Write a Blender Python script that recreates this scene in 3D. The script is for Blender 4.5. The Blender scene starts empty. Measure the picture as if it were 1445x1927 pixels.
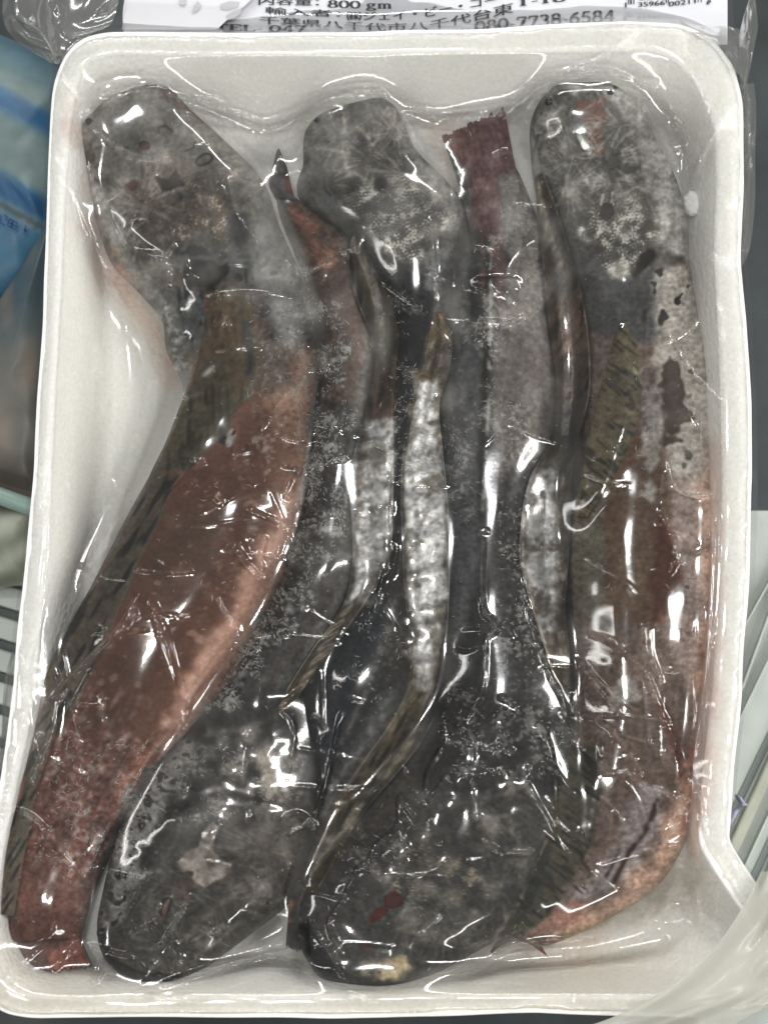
import bpy, bmesh, math, random
import numpy as np
rnd = random.Random(7)
rng = np.random.default_rng(11)
sc = bpy.context.scene
COL = sc.collection

# ------------------------------------------------------------------ camera
S0, DIST, TILT = 0.000175, 0.62, math.radians(11)
CW, CH = 1445.0, 1927.0
CAM = np.array([0, -math.sin(TILT), math.cos(TILT)]) * DIST
RT = np.array([1.0, 0, 0]); UP = np.array([0, math.cos(TILT), math.sin(TILT)])
FW = np.array([0, math.sin(TILT), -math.cos(TILT)])
cd = bpy.data.cameras.new('camera'); cam = bpy.data.objects.new('camera', cd); COL.objects.link(cam)
cam.location = CAM; cam.rotation_euler = (TILT, 0, 0)
cd.sensor_fit = 'VERTICAL'; cd.sensor_height = 36.0; cd.lens = 36.0 * DIST / (CH * S0)
cd.clip_start = 0.02; cd.clip_end = 50
cd.dof.use_dof = True; cd.dof.focus_distance = DIST - 0.022; cd.dof.aperture_fstop = 14.0
sc.camera = cam

# ------------------------------------------------------------------ light
w = bpy.data.worlds.new("World"); sc.world = w; w.use_nodes = True
bg = w.node_tree.nodes['Background']; bg.inputs[0].default_value = (0.985, 0.99, 0.985, 1); bg.inputs[1].default_value = 0.30

def area(name, loc, target, sx, sy, power, colr):
    l = bpy.data.lights.new(name, 'AREA'); l.shape = 'RECTANGLE'; l.size = sx; l.size_y = sy
    l.energy = power; l.color = colr
    o = bpy.data.objects.new(name, l); COL.objects.link(o); o.location = loc
    d = np.array(target, float) - np.array(loc, float)
    from mathutils import Vector
    o.rotation_euler = Vector(d).to_track_quat('-Z', 'Y').to_euler()
    return o
area('ceiling_lamp', (-0.16, -0.08, 1.55), (0, 0, 0), 0.035, 0.12, 2.8, (1.0, 0.97, 0.93))
area('ceiling_lamp', (0.035, 0.28, 1.60), (0, 0, 0), 0.12, 0.035, 2.8, (0.97, 0.99, 1.0))
for x_, y_, sx_, sy_, p_ in ((-1.3, 0.1, .05, 1.7, 4.2), (1.35, 0.1, .06, 1.7, 17.5), (0, 1.75, 1.7, .05, 15.5), (0, -1.3, 1.7, .05, 9.0)):
    area('fill_tube', (x_, y_, 1.12), (0, 0, 0), sx_, sy_, p_, (1.0, 0.985, 0.95))  # unseen tubes added on four sides to brighten tray walls and catch film creases
sc.view_settings.view_transform = 'Standard'; sc.view_settings.look = 'None'
sc.view_settings.exposure = 0.28; sc.view_settings.gamma = 1.0
sc.cycles.transparent_max_bounces = 24

# ------------------------------------------------------------------ helpers
def W(px, py, z):
    px = np.asarray(px, float); py = np.asarray(py, float); z = np.asarray(z, float)
    a = (px - CW / 2) * S0; b = (CH / 2 - py) * S0
    dx = a; dy = FW[1] * DIST + UP[1] * b; dz = FW[2] * DIST + UP[2] * b
    t = (z - CAM[2]) / dz
    return np.stack(np.broadcast_arrays(CAM[0] + dx * t, CAM[1] + dy * t, z), -1)
def PX(P):
    r = np.asarray(P) - CAM
    dep = r @ FW
    return CW / 2 + (r @ RT) / dep * DIST / S0, CH / 2 - (r @ UP) / dep * DIST / S0
def mesh_obj(name, V, F, mat, parent=None, smooth=True):
    me = bpy.data.meshes.new(name)
    V = np.asarray(V, np.float32)
    if isinstance(F, np.ndarray):
        n, k = F.shape
        me.vertices.add(len(V)); me.vertices.foreach_set('co', V.ravel())
        me.loops.add(n * k); me.loops.foreach_set('vertex_index', F.astype(np.int32).ravel())
        me.polygons.add(n); me.polygons.foreach_set('loop_start', np.arange(n, dtype=np.int32) * k)
        me.update(calc_edges=True)
    else:
        me.from_pydata([tuple(map(float, v)) for v in V], [], F); me.update()
    me.polygons.foreach_set('use_smooth', np.full(len(me.polygons), smooth))
    if mat: me.materials.append(mat)
    o = bpy.data.objects.new(name, me); COL.objects.link(o)
    if parent: o.parent = parent
    return o
def tag(o, label=None, cat=None, group=None, kind=None):
    for k, v in (('label', label), ('category', cat), ('group', group), ('kind', kind)):
        if v: o[k] = v
    return o
def thing(name, label, cat, group=None):
    o = bpy.data.objects.new(name, None); o.empty_display_size = .02; COL.objects.link(o)
    return tag(o, label, cat, group)
def setcol(o, rgb, name='paint'):
    me = o.data
    at = me.color_attributes.new(name, 'FLOAT_COLOR', 'POINT')
    d = np.ones((len(me.vertices), 4), np.float32); d[:, :rgb.shape[1]] = rgb
    at.data.foreach_set('color', d.ravel())
def gridfaces(nr, nc, wrap=False):
    i = np.arange(nr - 1)[:, None]; j = np.arange(nc if wrap else nc - 1)[None, :]
    a = i * nc + j; b = i * nc + (j + 1) % nc
    return np.stack([a, b, b + nc, a + nc], -1).reshape(-1, 4)
def lin(c):
    c = np.asarray(c, float) / 255.0
    return np.where(c <= .04045, c / 12.92, ((c + .055) / 1.055) ** 2.4)
def catmull(P, n):
    P = np.asarray(P, float); m = len(P)
    d = np.r_[0, np.cumsum(np.maximum(1e-6, np.linalg.norm(np.diff(P[:, :2], axis=0), axis=1)))]
    t = np.linspace(0, d[-1], n)
    i = np.clip(np.searchsorted(d, t, side='right') - 1, 0, m - 2)
    tan = np.zeros_like(P)
    tan[1:-1] = (P[2:] - P[:-2]) / (d[2:] - d[:-2])[:, None]
    tan[0] = (P[1] - P[0]) / (d[1] - d[0]); tan[-1] = (P[-1] - P[-2]) / (d[-1] - d[-2])
    h = (d[i + 1] - d[i]); s = ((t - d[i]) / h)[:, None]; h = h[:, None]
    return ((2*s**3 - 3*s**2 + 1) * P[i] + (s**3 - 2*s**2 + s) * h * tan[i] + (-2*s**3 + 3*s**2) * P[i+1] + (s**3 - s**2) * h * tan[i+1])
def sstep(x, a, b):
    t = np.clip((x - a) / (b - a), 0, 1); return t * t * (3 - 2 * t)

# ------------------------------------------------------------------ skin colour map (own colours of skin, ice and frost), half photo size
MG = 40                                      # margin in cells
NX, NY = 723 + 2 * MG, 964 + 2 * MG
XX, YY = np.meshgrid((np.arange(NX) - MG) * 2.0, (np.arange(NY) - MG) * 2.0)
def fnoise(scale, seed, ang=None, stretch=1.0, band=False, shape=None):
    ny, nx = shape or (NY, NX)
    g = np.random.default_rng(seed).standard_normal((ny, nx))
    fy = np.fft.fftfreq(ny)[:, None]; fx = np.fft.rfftfreq(nx)[None, :]
    s = scale / 2.0
    if ang is None: q = (fx**2 + fy**2) * s * s
    else:
        c, sn = math.cos(ang), math.sin(ang)
        u = fx * c + fy * sn; v = -fx * sn + fy * c
        q = (u * s * stretch)**2 + (v * s)**2
    filt = np.exp(-((np.sqrt(q) - 1.0) / .22)**2) if band else np.exp(-q * 6.0)
    r = np.fft.irfft2(np.fft.rfft2(g) * filt, s=(ny, nx))
    return r / r.std()
N4 = fnoise(5, 1); N8 = fnoise(9, 2); N20 = fnoise(22, 3); N60 = fnoise(60, 4); N150 = fnoise(150, 5)
NF = fnoise(3.8, 61)
LAB = fnoise(6.6, 6, band=True) * .7 + .5 * fnoise(6, 66) + .35 * fnoise(14, 67)              # worm-like granules
STV = fnoise(5, 7, math.radians(90), 7)      # streaks along the image's vertical
ST60 = fnoise(5, 8, math.radians(120), 6); ST30 = fnoise(4, 9, math.radians(40), 5)
rgb = np.empty((NY, NX, 3)); rgb[:] = (62, 60, 57)
bump = np.zeros((NY, NX)); frost = np.zeros((NY, NX)); haze = np.zeros((NY, NX))

def sdf(poly):
    P = np.asarray(poly, float); x0, y0 = P.min(0) - 60; x1, y1 = P.max(0) + 60
    i0, i1 = int(max(0, x0 / 2 + MG)), int(min(NX, x1 / 2 + MG)); j0, j1 = int(max(0, y0 / 2 + MG)), int(min(NY, y1 / 2 + MG))
    x = XX[j0:j1, i0:i1]; y = YY[j0:j1, i0:i1]
    ins = np.zeros(x.shape, bool); d2 = np.full(x.shape, 1e9)
    for (ax, ay), (bx, by) in zip(P, np.roll(P, -1, 0)):
        ex, ey = bx - ax, by - ay
        t = np.clip(((x - ax) * ex + (y - ay) * ey) / max(1e-9, ex * ex + ey * ey), 0, 1)
        d2 = np.minimum(d2, (x - ax - t * ex)**2 + (y - ay - t * ey)**2)
        cnd = ((ay > y) != (by > y))
        ins ^= cnd & (x < ex * (y - ay) / (ey if abs(ey) > 1e-9 else 1e-9) + ax)
    d = np.sqrt(d2); return (slice(j0, j1), slice(i0, i1)), np.where(ins, d, -d)
def mask(poly, fe=8, rag=0, rn=None):
    s, d = sdf(poly)
    if rag: d = d + rag * (rn if rn is not None else N20 * .7 + N8 * .5)[s]
    return s, sstep(d, -fe / 2, fe / 2)
def paint(poly, c, a=1.0, fe=14, rag=4, rn=None, mod=None):
    s, m = mask(poly, fe, rag, rn); m = m * a
    if mod is not None: m = m * np.clip(mod[s], 0, 1)
    rgb[s] += (np.asarray(c, float) - rgb[s]) * m[..., None]
def lift(poly, h, fe=14, rag=0, arr=None, mod=None):
    s, m = mask(poly, fe, rag)
    if mod is not None: m = m * mod[s]
    (bump if arr is None else arr)[s] += h * m
def linemask(pts, wd, taper=True):
    P = catmull(pts, max(12, 6 * len(pts))) if len(pts) > 2 else np.asarray(pts, float)
    x0, y0 = P.min(0) - 4 * wd - 6; x1, y1 = P.max(0) + 4 * wd + 6
    i0, i1 = int(max(0, x0 / 2 + MG)), int(min(NX, x1 / 2 + MG)); j0, j1 = int(max(0, y0 / 2 + MG)), int(min(NY, y1 / 2 + MG))
    x = XX[j0:j1, i0:i1]; y = YY[j0:j1, i0:i1]; d2 = np.full(x.shape, 1e9)
    for (ax, ay), (bx, by) in zip(P[:-1], P[1:]):
        ex, ey = bx - ax, by - ay
        t = np.clip(((x - ax) * ex + (y - ay) * ey) / max(1e-9, ex * ex + ey * ey), 0, 1)
        d2 = np.minimum(d2, (x - ax - t * ex)**2 + (y - ay - t * ey)**2)
    s = (slice(j0, j1), slice(i0, i1))
    return s, np.exp(-d2 / (wd * wd))
def stroke(pts, wd, c, a=1.0, rag=0.0, h=0.0):
    s, m = linemask(pts, wd)
    if rag: m = m * np.clip(1 + rag * N8[s], 0, 1.3)
    m = np.clip(m * a, 0, 1)
    rgb[s] += (np.asarray(c, float) - rgb[s]) * m[..., None]
    bump[s] += h * m
def ell(cx, cy, rx, ry, ang=0, n=20):
    a = math.radians(ang); t = np.linspace(0, 2 * math.pi, n, endpoint=False)
    return [(cx + rx * math.cos(q) * math.cos(a) - ry * math.sin(q) * math.sin(a), cy + rx * math.cos(q) * math.sin(a) + ry * math.sin(q) * math.cos(a)) for q in t]
def rosette(cx, cy, r, c=(158, 152, 140), a=.6, r0=6, seed=0, freq=34):
    a = min(1, a * 1.15); freq = int(freq * 1.5); r = r * 1.05
    s, m = mask(ell(cx, cy, r, r), r * .5, 4)
    dx = XX[s] - cx; dy = YY[s] - cy; th = np.arctan2(dy, dx); rr = np.hypot(dx, dy)
    iu = (np.floor((th + math.pi) * r * 1.15 * .5 + seed * 53).astype(int) % NX); iv = (np.floor(rr / 7.0 * .5 + seed * 31).astype(int) % NY)
    fr_u = (th + math.pi) * r * 1.15 * .5 % 1; fr_v = rr / 7.0 * .5 % 1
    iu2 = (iu + 1) % NX; iv2 = (iv + 1) % NY
    tx = NF[iv, iu] * (1 - fr_u) * (1 - fr_v) + NF[iv, iu2] * fr_u * (1 - fr_v) + NF[iv2, iu] * (1 - fr_u) * fr_v + NF[iv2, iu2] * fr_u * fr_v
    q = sstep(tx + .35 * N20[s], .45, 1.2) * m * sstep(rr, r0, r0 + 8) * a
    rgb[s] += (np.asarray(c, float) - rgb[s]) * q[..., None]
    bump[s] += .12 * q
def granules(poly, c=(176, 172, 160), a=.75, th=.35, fe=30, lift_h=.25, dark=None):
    s, m = mask(poly, fe, 5)
    if dark is not None:
        q = np.clip(-LAB[s] * 1.2, 0, 1) * m * .5; rgb[s] += (np.asarray(dark, float) - rgb[s]) * q[..., None]
    q = sstep(LAB[s] + .5 * N20[s] + .35 * N60[s], th + .2, th + .6) * np.clip(.75 + .35 * N8[s], .2, 1) * m * a
    rgb[s] += (np.asarray(c, float) - rgb[s]) * q[..., None]; bump[s] += lift_h * q
def specks(poly, c, dens=.9, a=.9, rn=None, fe=20):
    s, m = mask(poly, fe, 6); n = (rn if rn is not None else N8)[s]
    q = sstep(n, 2.2 - 1.6 * dens, 2.5 - 1.6 * dens) * m * a
    rgb[s] += (np.asarray(c, float) - rgb[s]) * q[..., None]
def frosty(poly, dens, white=.0, fe=30):
    s, m = mask(poly, fe, 8); frost[s] = np.maximum(frost[s], m * dens)
    if white:
        q = np.clip(.35 + .5 * N4[s] + .35 * N20[s], 0, 1) * m * white
        rgb[s] += (np.array((205., 203, 199)) - rgb[s]) * q[..., None]
def cloudy(poly, c, a, fe=40, sc=None, bias=.5):
    s, m = mask(poly, fe, 6); n = (sc if sc is not None else N20)[s]
    q = np.clip(bias + .45 * n, 0, 1) * m * a
    rgb[s] += (np.asarray(c, float) - rgb[s]) * q[..., None]

# ================================================================== FISH A (head top left)
A_BODY = [(150,245),(160,215),(185,190),(245,167),(300,163),(330,180),(400,250),(460,300),(500,345),(530,430),(560,510),(590,580),(605,650),(600,740),(585,850),(570,950),(520,1080),(440,1200),(370,1330),(330,1400),(265,1470),(200,1600),(150,1740),(175,1845),(0,1850),(-10,1600),(60,1370),(95,1260),(180,1090),(290,890),(345,760),(320,690),(300,560),(220,490),(175,360)]
paint(A_BODY, (112, 78, 66), fe=6, rag=0)
HA = [(140,245),(160,205),(185,180),(245,160),(305,158),(335,178),(405,245),(465,295),(505,345),(530,430),(565,520),(520,540),(440,520),(330,500),(310,570),(215,500),(170,370)]
paint(HA, (104, 99, 92), fe=50, rag=3)
cloudy(HA, (114, 110, 103), .8, sc=N60)
paint([(190,215),(240,180),(300,175),(350,230),(330,290),(260,300),(215,270)], (112, 108, 101), .8, fe=40)
paint([(230,350),(300,305),(370,320),(430,370),(445,430),(425,465),(330,475),(270,460),(235,400)], (96, 87, 77), .95, fe=30)
cloudy([(240,330),(330,290),(420,330),(440,430),(330,440),(260,400)], (116, 98, 92), .6)
paint([(240,268),(262,255),(278,290),(262,300)], (96, 93, 88), .8, fe=14)
paint([(160,300),(185,330),(215,420),(255,500),(300,550),(270,560),(215,490),(180,400)], (150, 147, 142), .9, fe=22)
stroke([(205,470),(225,505),(250,530)], 13, (148, 104, 90), .6, .4)
stroke([(155,300),(165,360),(185,420),(205,470)], 6, (140, 108, 100), .6, .4)
stroke([(232,362),(236,420),(262,468),(310,492)], 6, (92, 88, 84), .5, 0, -1.6); stroke([(148,262),(170,250),(215,215),(250,178)], 4, (84, 82, 80), .35, 0, -.8)
rosette(262, 385, 75, a=.34, seed=1); rosette(290, 400, 100, a=.28, seed=2, r0=14); rosette(355, 340, 60, seed=3, a=.3); rosette(400,300,50,seed=21,a=.3)
granules([(300,360),(360,330),(400,330),(440,380),(440,440),(425,475),(340,470),(330,420)], (178, 165, 146), .8, .3)
granules([(400,300),(440,320),(480,380),(480,420),(440,420),(410,350)], (165, 155, 140), .5, .4)
paint([(293,332),(306,336),(318,337),(328,322),(332,315),(338,336),(350,343),(347,352),(332,353),(320,360),(307,359)], (46, 28, 22), 1, fe=3, rag=1.5)
paint(ell(272, 273, 11, 8, 20), (74, 22, 16), 1, fe=3, rag=1)
paint([(238,350),(252,340),(262,345),(260,358),(248,360)], (72, 36, 30), .9, fe=5, rag=2)
paint(ell(270, 378, 7, 4), (70, 48, 38), .9, fe=3); paint(ell(345, 366, 20, 12), (92, 90, 86), .7, fe=8); specks(ell(352, 368, 14, 10), (30, 28, 27), 1.0)
stroke(ell(385, 300, 17, 9, -25, 9) + [(400, 296)], 1.7, (34, 30, 28), .95)
stroke([(300,250),(299,240),(312,238),(326,247)], 1.6, (34, 30, 28), .9); stroke([(350,284),(364,278),(368,266)], 1.8, (40, 26, 22), .9)
paint(ell(166, 227, 9, 5), (38, 37, 36), .9, fe=5)
paint([(230,318),(252,308),(262,315),(255,330),(195,332),(200,322)], (104, 101, 93), .7, fe=8)
paint([(435,400),(470,400),(475,450),(455,470),(430,455)], (48, 50, 52), .9, fe=18)
paint([(325,470),(380,462),(430,480),(480,440),(505,420),(545,500),(600,590),(600,650),(545,660),(500,640),(470,560),(440,540),(400,560),(340,540)], (76, 78, 79), .95, fe=90)
cloudy([(480,430),(560,520),(600,600),(590,650),(520,640),(480,520)], (112, 111, 110), .8)
specks([(430,480),(560,500),(580,640),(500,640)], (34, 33, 33), .55)
stroke([(462,495),(464,530)], 2, (26, 26, 26), .9, .6); stroke([(484,475),(489,520)], 2.4, (26, 26, 26), .9, .6)
cloudy([(355,462),(380,462),(400,478),(395,484),(340,478)], (20, 22, 26), .9, fe=8)
paint([(347,512),(356,494),(378,487),(402,490),(410,500),(432,495),(428,520),(408,540),(415,555),(400,552),(384,545),(364,547),(352,532)], (22, 18, 16), .95, fe=9, rag=4)
bump[mask(ell(383,515,34,26),20)[0]] -= .8 * mask(ell(383,515,34,26),20)[1]
paint([(300,540),(380,550),(398,600),(376,690),(345,760),(325,800),(332,700),(305,640)], (84, 85, 85), 1, fe=14)
specks([(310,540),(380,550),(392,600),(365,690),(340,760),(320,640)], (34, 35, 36), .85, rn=STV * .6 + N8 * .7)
cloudy([(310,560),(345,640),(350,760),(325,760),(310,640)], (190, 188, 184), .55, sc=N4, fe=16)
# flank and belly
paint([(455,690),(520,690),(616,700),(606,740),(588,850),(570,930),(420,900),(440,800),(470,730)], (170, 140, 124), .95, fe=110)
paint([(565,660),(620,670),(612,740),(600,850),(560,860),(560,740)], (186, 154, 138), .9, fe=60)
paint([(470,640),(560,640),(560,730),(470,750)], (92, 80, 74), .8, fe=50)
paint([(430,790),(480,745),(560,800),(565,900),(505,1060),(425,1190),(335,1320),(255,1400),(125,1400),(135,1290),(225,1100),(330,930)], (92, 64, 52), .95, fe=130)
paint([(250,1050),(330,960),(420,950),(400,1060),(300,1120)], (92, 72, 58), .7, fe=60)
paint([(350,1040),(450,1020),(470,1080),(400,1190),(330,1280),(300,1200)], (98, 64, 50), .4, fe=115)
paint([(602,890),(580,1000),(520,1130),(440,1262),(372,1375),(282,1465),(322,1345),(385,1210),(440,1150),(455,1100),(480,1060),(535,930)], (192, 158, 144), .95, fe=44)
stroke([(500,1080),(450,1180),(385,1290),(330,1370)], 22, (160, 120, 104), .5, .2)
paint([(115,1380),(240,1370),(290,1420),(215,1570),(160,1700),(165,1760),(20,1760),(40,1560),(75,1420)], (116, 80, 72), .9, fe=60)
cloudy([(110,1290),(250,1300),(320,1380),(230,1550),(170,1680),(60,1680),(80,1440)], (176, 160, 154), .5, sc=ST60 * .8 + N8 * .5, bias=.1)
paint([(330,1380),(275,1445),(205,1600),(160,1735),(140,1720),(185,1570),(250,1430)], (150, 106, 92), .8, fe=24)
stroke([(195,1560),(165,1660),(145,1740)], 12, (140, 122, 122), .6, .3)
paint([(8,1720),(150,1720),(180,1845),(0,1850)], (88, 58, 52), .9, fe=40)
paint([(90,1790),(150,1765),(178,1820),(100,1835)], (126, 76, 64), .9, fe=16)
specks([(350,880),(560,850),(520,1050),(400,1180),(150,1380),(250,1080)], (150, 124, 112), .30, .4)
cloudy([(100,1350),(300,1330),(200,1600),(50,1640)], (58, 38, 32), .6, sc=ST60, bias=.05)
stroke([(465,840),(480,890)], 3, (70, 46, 40), .6); stroke([(490,835),(500,885)], 2, (70, 46, 40), .6); stroke([(478,838),(490,888)], 2, (76, 50, 42), .6)
paint([(448,705),(484,680),(484,700),(475,740),(458,760),(448,750),(460,720)], (150, 149, 146), .85, fe=4, rag=3)
paint(ell(434, 825, 7, 17, 10), (160, 156, 150), .8, fe=4, rag=2); paint(ell(405,802,10,5), (160,156,150),.8,fe=4)
specks([(400,770),(445,770),(450,830),(400,830)], (24,23,22), .6)
frosty([(90,1370),(290,1390),(180,1640),(60,1620)], .5); frosty([(480,560),(600,600),(590,860),(470,860)], .45); frosty([(310,560),(345,640),(350,770),(320,780)], .7); frosty([(380,860),(560,880),(400,1180),(280,1100)], .15)

# ================================================================== FISH B (head bottom left)
B_BODY = [(245,1855),(180,1760),(215,1600),(245,1520),(290,1440),(340,1390),(385,1340),(430,1285),(500,1180),(555,1060),(585,950),(598,830),(606,700),(600,610),(580,530),(555,460),(530,400),(505,350),(523,278),(552,370),(605,410),(660,440),(685,520),(705,610),(708,700),(682,820),(668,950),(670,1070),(640,1155),(575,1260),(560,1310),(600,1400),(600,1500),(575,1620),(545,1700),(470,1765),(380,1825),(310,1862)]
paint(B_BODY, (74, 68, 64), fe=5, rag=0)
paint([(520,370),(560,370),(650,440),(690,540),(705,640),(680,760),(600,760),(606,680),(590,560)], (104, 84, 76), .95, fe=16)
cloudy([(540,390),(600,420),(640,500),(600,520)], (140, 100, 84), .7, sc=ST30, fe=14)
stroke([(548,380),(590,450),(600,500)], 9, (132, 92, 80), .6, .4)
paint([(505,345),(523,280),(545,345),(552,370),(520,420)], (74, 70, 68), 1, fe=3)
paint([(538,318),(550,362),(540,362)], (84, 34, 28), .9, fe=3)
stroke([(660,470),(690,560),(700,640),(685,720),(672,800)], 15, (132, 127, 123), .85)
paint([(668,800),(676,860),(668,960),(672,1080),(640,1155),(575,1265),(525,1340),(500,1330),(570,1220),(640,1090),(640,940),(655,840)], (98, 96, 94), .95, fe=14)
paint([(505,1320),(560,1230),(590,1240),(525,1345)], (70,70,70),.8,fe=14)
paint([(560,480),(620,600),(620,760),(600,800),(606,690),(586,560)], (88, 76, 70), .7, fe=20)
stroke([(602,720),(590,830),(575,950),(540,1060)], 5, (36, 33, 32), .8, .4)
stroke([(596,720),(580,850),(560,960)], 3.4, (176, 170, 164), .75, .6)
cloudy([(590,560),(650,620),(660,800),(640,1000),(560,1200),(440,1330),(540,1080),(590,900)], (46, 42, 40), .7, sc=N20)
paint([(590,900),(640,900),(640,1010),(560,1190),(440,1330),(420,1310),(540,1080)], (62, 60, 58), .7, fe=24)
cloudy([(590,900),(640,900),(640,1010),(560,1190),(440,1330),(420,1310),(540,1080)], (150, 146, 142), .55, sc=N8, bias=.0)
paint([(390,1330),(500,1290),(600,1320),(605,1470),(560,1500),(420,1450),(330,1450)], (52, 51, 50), .9, fe=30)
cloudy([(370,1380),(520,1350),(560,1440),(540,1530),(400,1520),(330,1480)], (126, 118, 108), .75, sc=N20 * .7 + N8 * .6, bias=.35)
paint([(480,1400),(505,1388),(528,1410),(530,1450),(500,1470),(475,1440)], (136, 127, 116), .85, fe=26)
granules([(440,1480),(500,1460),(560,1500),(540,1540),(450,1530)], (172, 156, 134), .55, .3)
paint([(190,1690),(230,1560),(300,1520),(420,1530),(540,1540),(590,1560),(545,1700),(380,1822),(300,1865),(240,1850)], (70, 66, 61), .9, fe=40)
cloudy([(420,1530),(590,1540),(540,1680),(440,1700)], (92, 82, 76), .7)
paint([(338,1395),(372,1400),(330,1470),(300,1560),(262,1640),(225,1740),(190,1790),(178,1760),(195,1680),(235,1540),(288,1440)], (140, 137, 133), .9, fe=30, rag=10)
s_, m_ = mask([(338,1395),(385,1400),(350,1500),(310,1560),(272,1640),(235,1740),(190,1790),(178,1760),(195,1680),(235,1540),(288,1440)], 40, 10)
rgb[s_] += (np.array((28., 28, 29)) - rgb[s_]) * (sstep(N8[s_] + .4 * N4[s_], .3, 1.2) * m_ * .85)[..., None]
bump[s_] += .18 * N8[s_] * m_
stroke([(300,1530),(400,1500),(520,1510),(580,1540)], 7, (50, 48, 46), .5, 0, -1.6); stroke([(205,1800),(260,1830),(340,1838)], 4, (24, 24, 25), .6, 0, -1)
for q in ((300,1640,110,4),(400,1690,95,5),(330,1790,70,6),(500,1600,90,7),(260,1700,60,8),(430,1760,60,9)): rosette(q[0], q[1], q[2], (116, 111, 102), .32, 10, q[3], 44)
paint([(334,1622),(352,1608),(372,1592),(385,1560),(402,1546),(413,1558),(403,1582),(402,1602),(420,1618),(437,1626),(433,1642),(412,1656),(384,1668),(362,1656),(366,1640),(345,1640)], (146, 136, 128), 1, fe=4, rag=2)
lift([(334,1622),(372,1592),(402,1546),(413,1558),(402,1602),(437,1626),(433,1642),(384,1668),(362,1656)], 1.1, 12)
cloudy([(334,1622),(372,1592),(402,1546),(413,1558),(402,1602),(437,1626),(433,1642),(384,1668),(362,1656)], (70, 56, 50), .7, sc=N8, bias=.2, fe=6)
paint(ell(312, 1706, 9, 19, 20), (52, 24, 18), 1, fe=4, rag=1); paint(ell(345,1672,14,30,8), (84,66,60), .6, fe=14)
paint([(178,1760),(200,1745),(215,1800),(270,1840),(340,1840),(320,1866),(240,1858),(195,1815)], (38, 39, 42), .95, fe=20)
stroke([(350,1760),(430,1690),(490,1640)], 6, (108, 100, 90), .5, .4); stroke([(370,1800),(440,1745),(530,1690)], 5, (112, 104, 94), .5, .5)
paint(ell(272,1722,12,40,30),(98,92,86),.5,fe=20)
frosty([(560,500),(640,600),(660,800),(640,1000),(560,1190),(430,1330),(400,1320),(540,1060),(600,800)], 1.0); frosty([(300,1440),(560,1400),(560,1500),(300,1560)], .55); frosty([(210,1560),(330,1440),(360,1480),(240,1720)], .6)
lift(B_BODY, .0)
s_, m_ = mask([(390,1330),(560,1330),(590,1520),(420,1520)], 60); bump[s_] += .22 * N20[s_] * m_ + .1 * N8[s_] * m_

# ================================================================== FISH C (head top centre)
C_BODY = [(598,205),(650,180),(715,172),(748,205),(800,290),(850,345),(882,395),(880,440),(852,520),(845,600),(848,650),(830,740),(826,830),(836,920),(840,1100),(834,1200),(815,1310),(770,1400),(705,1480),(650,1555),(615,1640),(585,1725),(545,1780),(555,1660),(575,1590),(592,1510),(560,1345),(570,1270),(640,1155),(675,1080),(672,930),(690,810),(720,730),(738,660),(715,560),(690,490),(640,440),(560,350),(575,290),(580,245)]
paint(C_BODY, (58, 57, 55), fe=5, rag=0)
HC = [(575,240),(600,200),(650,178),(715,170),(752,205),(800,290),(850,345),(885,395),(885,440),(845,470),(800,500),(760,500),(700,470),(650,440),(560,350),(575,290)]
paint(HC, (104, 101, 97), .95, fe=14); cloudy(HC, (116, 114, 110), .6, sc=N60)
paint([(595,290),(650,270),(740,290),(790,330),(840,400),(860,440),(800,490),(730,490),(680,440),(620,400),(580,340)], (84, 81, 76), .9, fe=40)
paint([(780,280),(850,345),(885,400),(885,440),(850,430),(830,390),(780,330)], (126, 124, 120), .9, fe=18)
paint([(690,255),(720,270),(705,300),(665,285),(655,250)], (92, 90, 86), .8, fe=20)
stroke([(646,212),(650,250),(656,290)], 3, (160, 150, 132), .7, .4); stroke([(672,238),(690,255),(703,272)], 4, (164, 154, 138), .75, .5)
stroke([(597,278),(625,282),(655,290)], 4, (150, 146, 138), .7); stroke([(615,320),(660,324),(690,338)], 3, (140, 136, 126), .6, .4)
stroke([(590,360),(640,420),(700,470),(720,500)], 5, (70, 69, 66), .5, 0, -1.4); stroke([(868,390),(850,440),(810,480)], 5, (96, 94, 90), .5, 0, -1.2)
for q in ((640,260,55,31),(740,250,50,32),(700,300,60,33),(620,345,50,34),(760,330,70,35),(840,380,50,36)): rosette(q[0], q[1], q[2], (146, 140, 128), .5, 5, q[3], 30)
granules([(640,360),(700,340),(760,330),(800,350),(850,400),(860,425),(810,430),(800,470),(770,497),(730,480),(700,440),(660,400)], (178, 174, 163), .8, .35, 30, .35, (52, 50, 46))
granules([(715,420),(760,410),(800,430),(795,480),(770,498),(735,480)], (184, 180, 168), .7, .2, 20)
paint(ell(716, 346, 13, 13), (40, 38, 36), .9, fe=8, rag=2); paint(ell(727, 384, 15, 17), (74, 72, 68), .95, fe=8)
paint([(612,340),(640,360),(625,370)], (60,58,56), .6, fe=12)
paint(ell(594, 224, 5, 4), (14, 14, 14), 1, fe=3); paint(ell(600,228,14,12), (88,87,85), .6, fe=10)
paint([(565,345),(620,355),(660,400),(700,440),(700,480),(650,450),(600,400)], (88, 89, 88), .9, fe=18)
paint([(620,390),(680,400),(690,470),(660,460)], (64, 65, 65), .8, fe=20)
stroke([(610,335),(612,355),(622,368)], 1.6, (28, 28, 28), .9, .3); stroke([(648,380),(652,400)], 1.4, (26,26,26),.9)
C_BACK = [(700,470),(770,500),(815,500),(815,600),(795,690),(775,780),(765,860),(766,960),(764,1060),(780,1180),(770,1250),(690,1400),(610,1540),(590,1560),(590,1490),(590,1400),(560,1340),(580,1270),(650,1170),(720,1060),(735,1000),(740,900),(740,790),(750,680),(735,580)]
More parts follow.
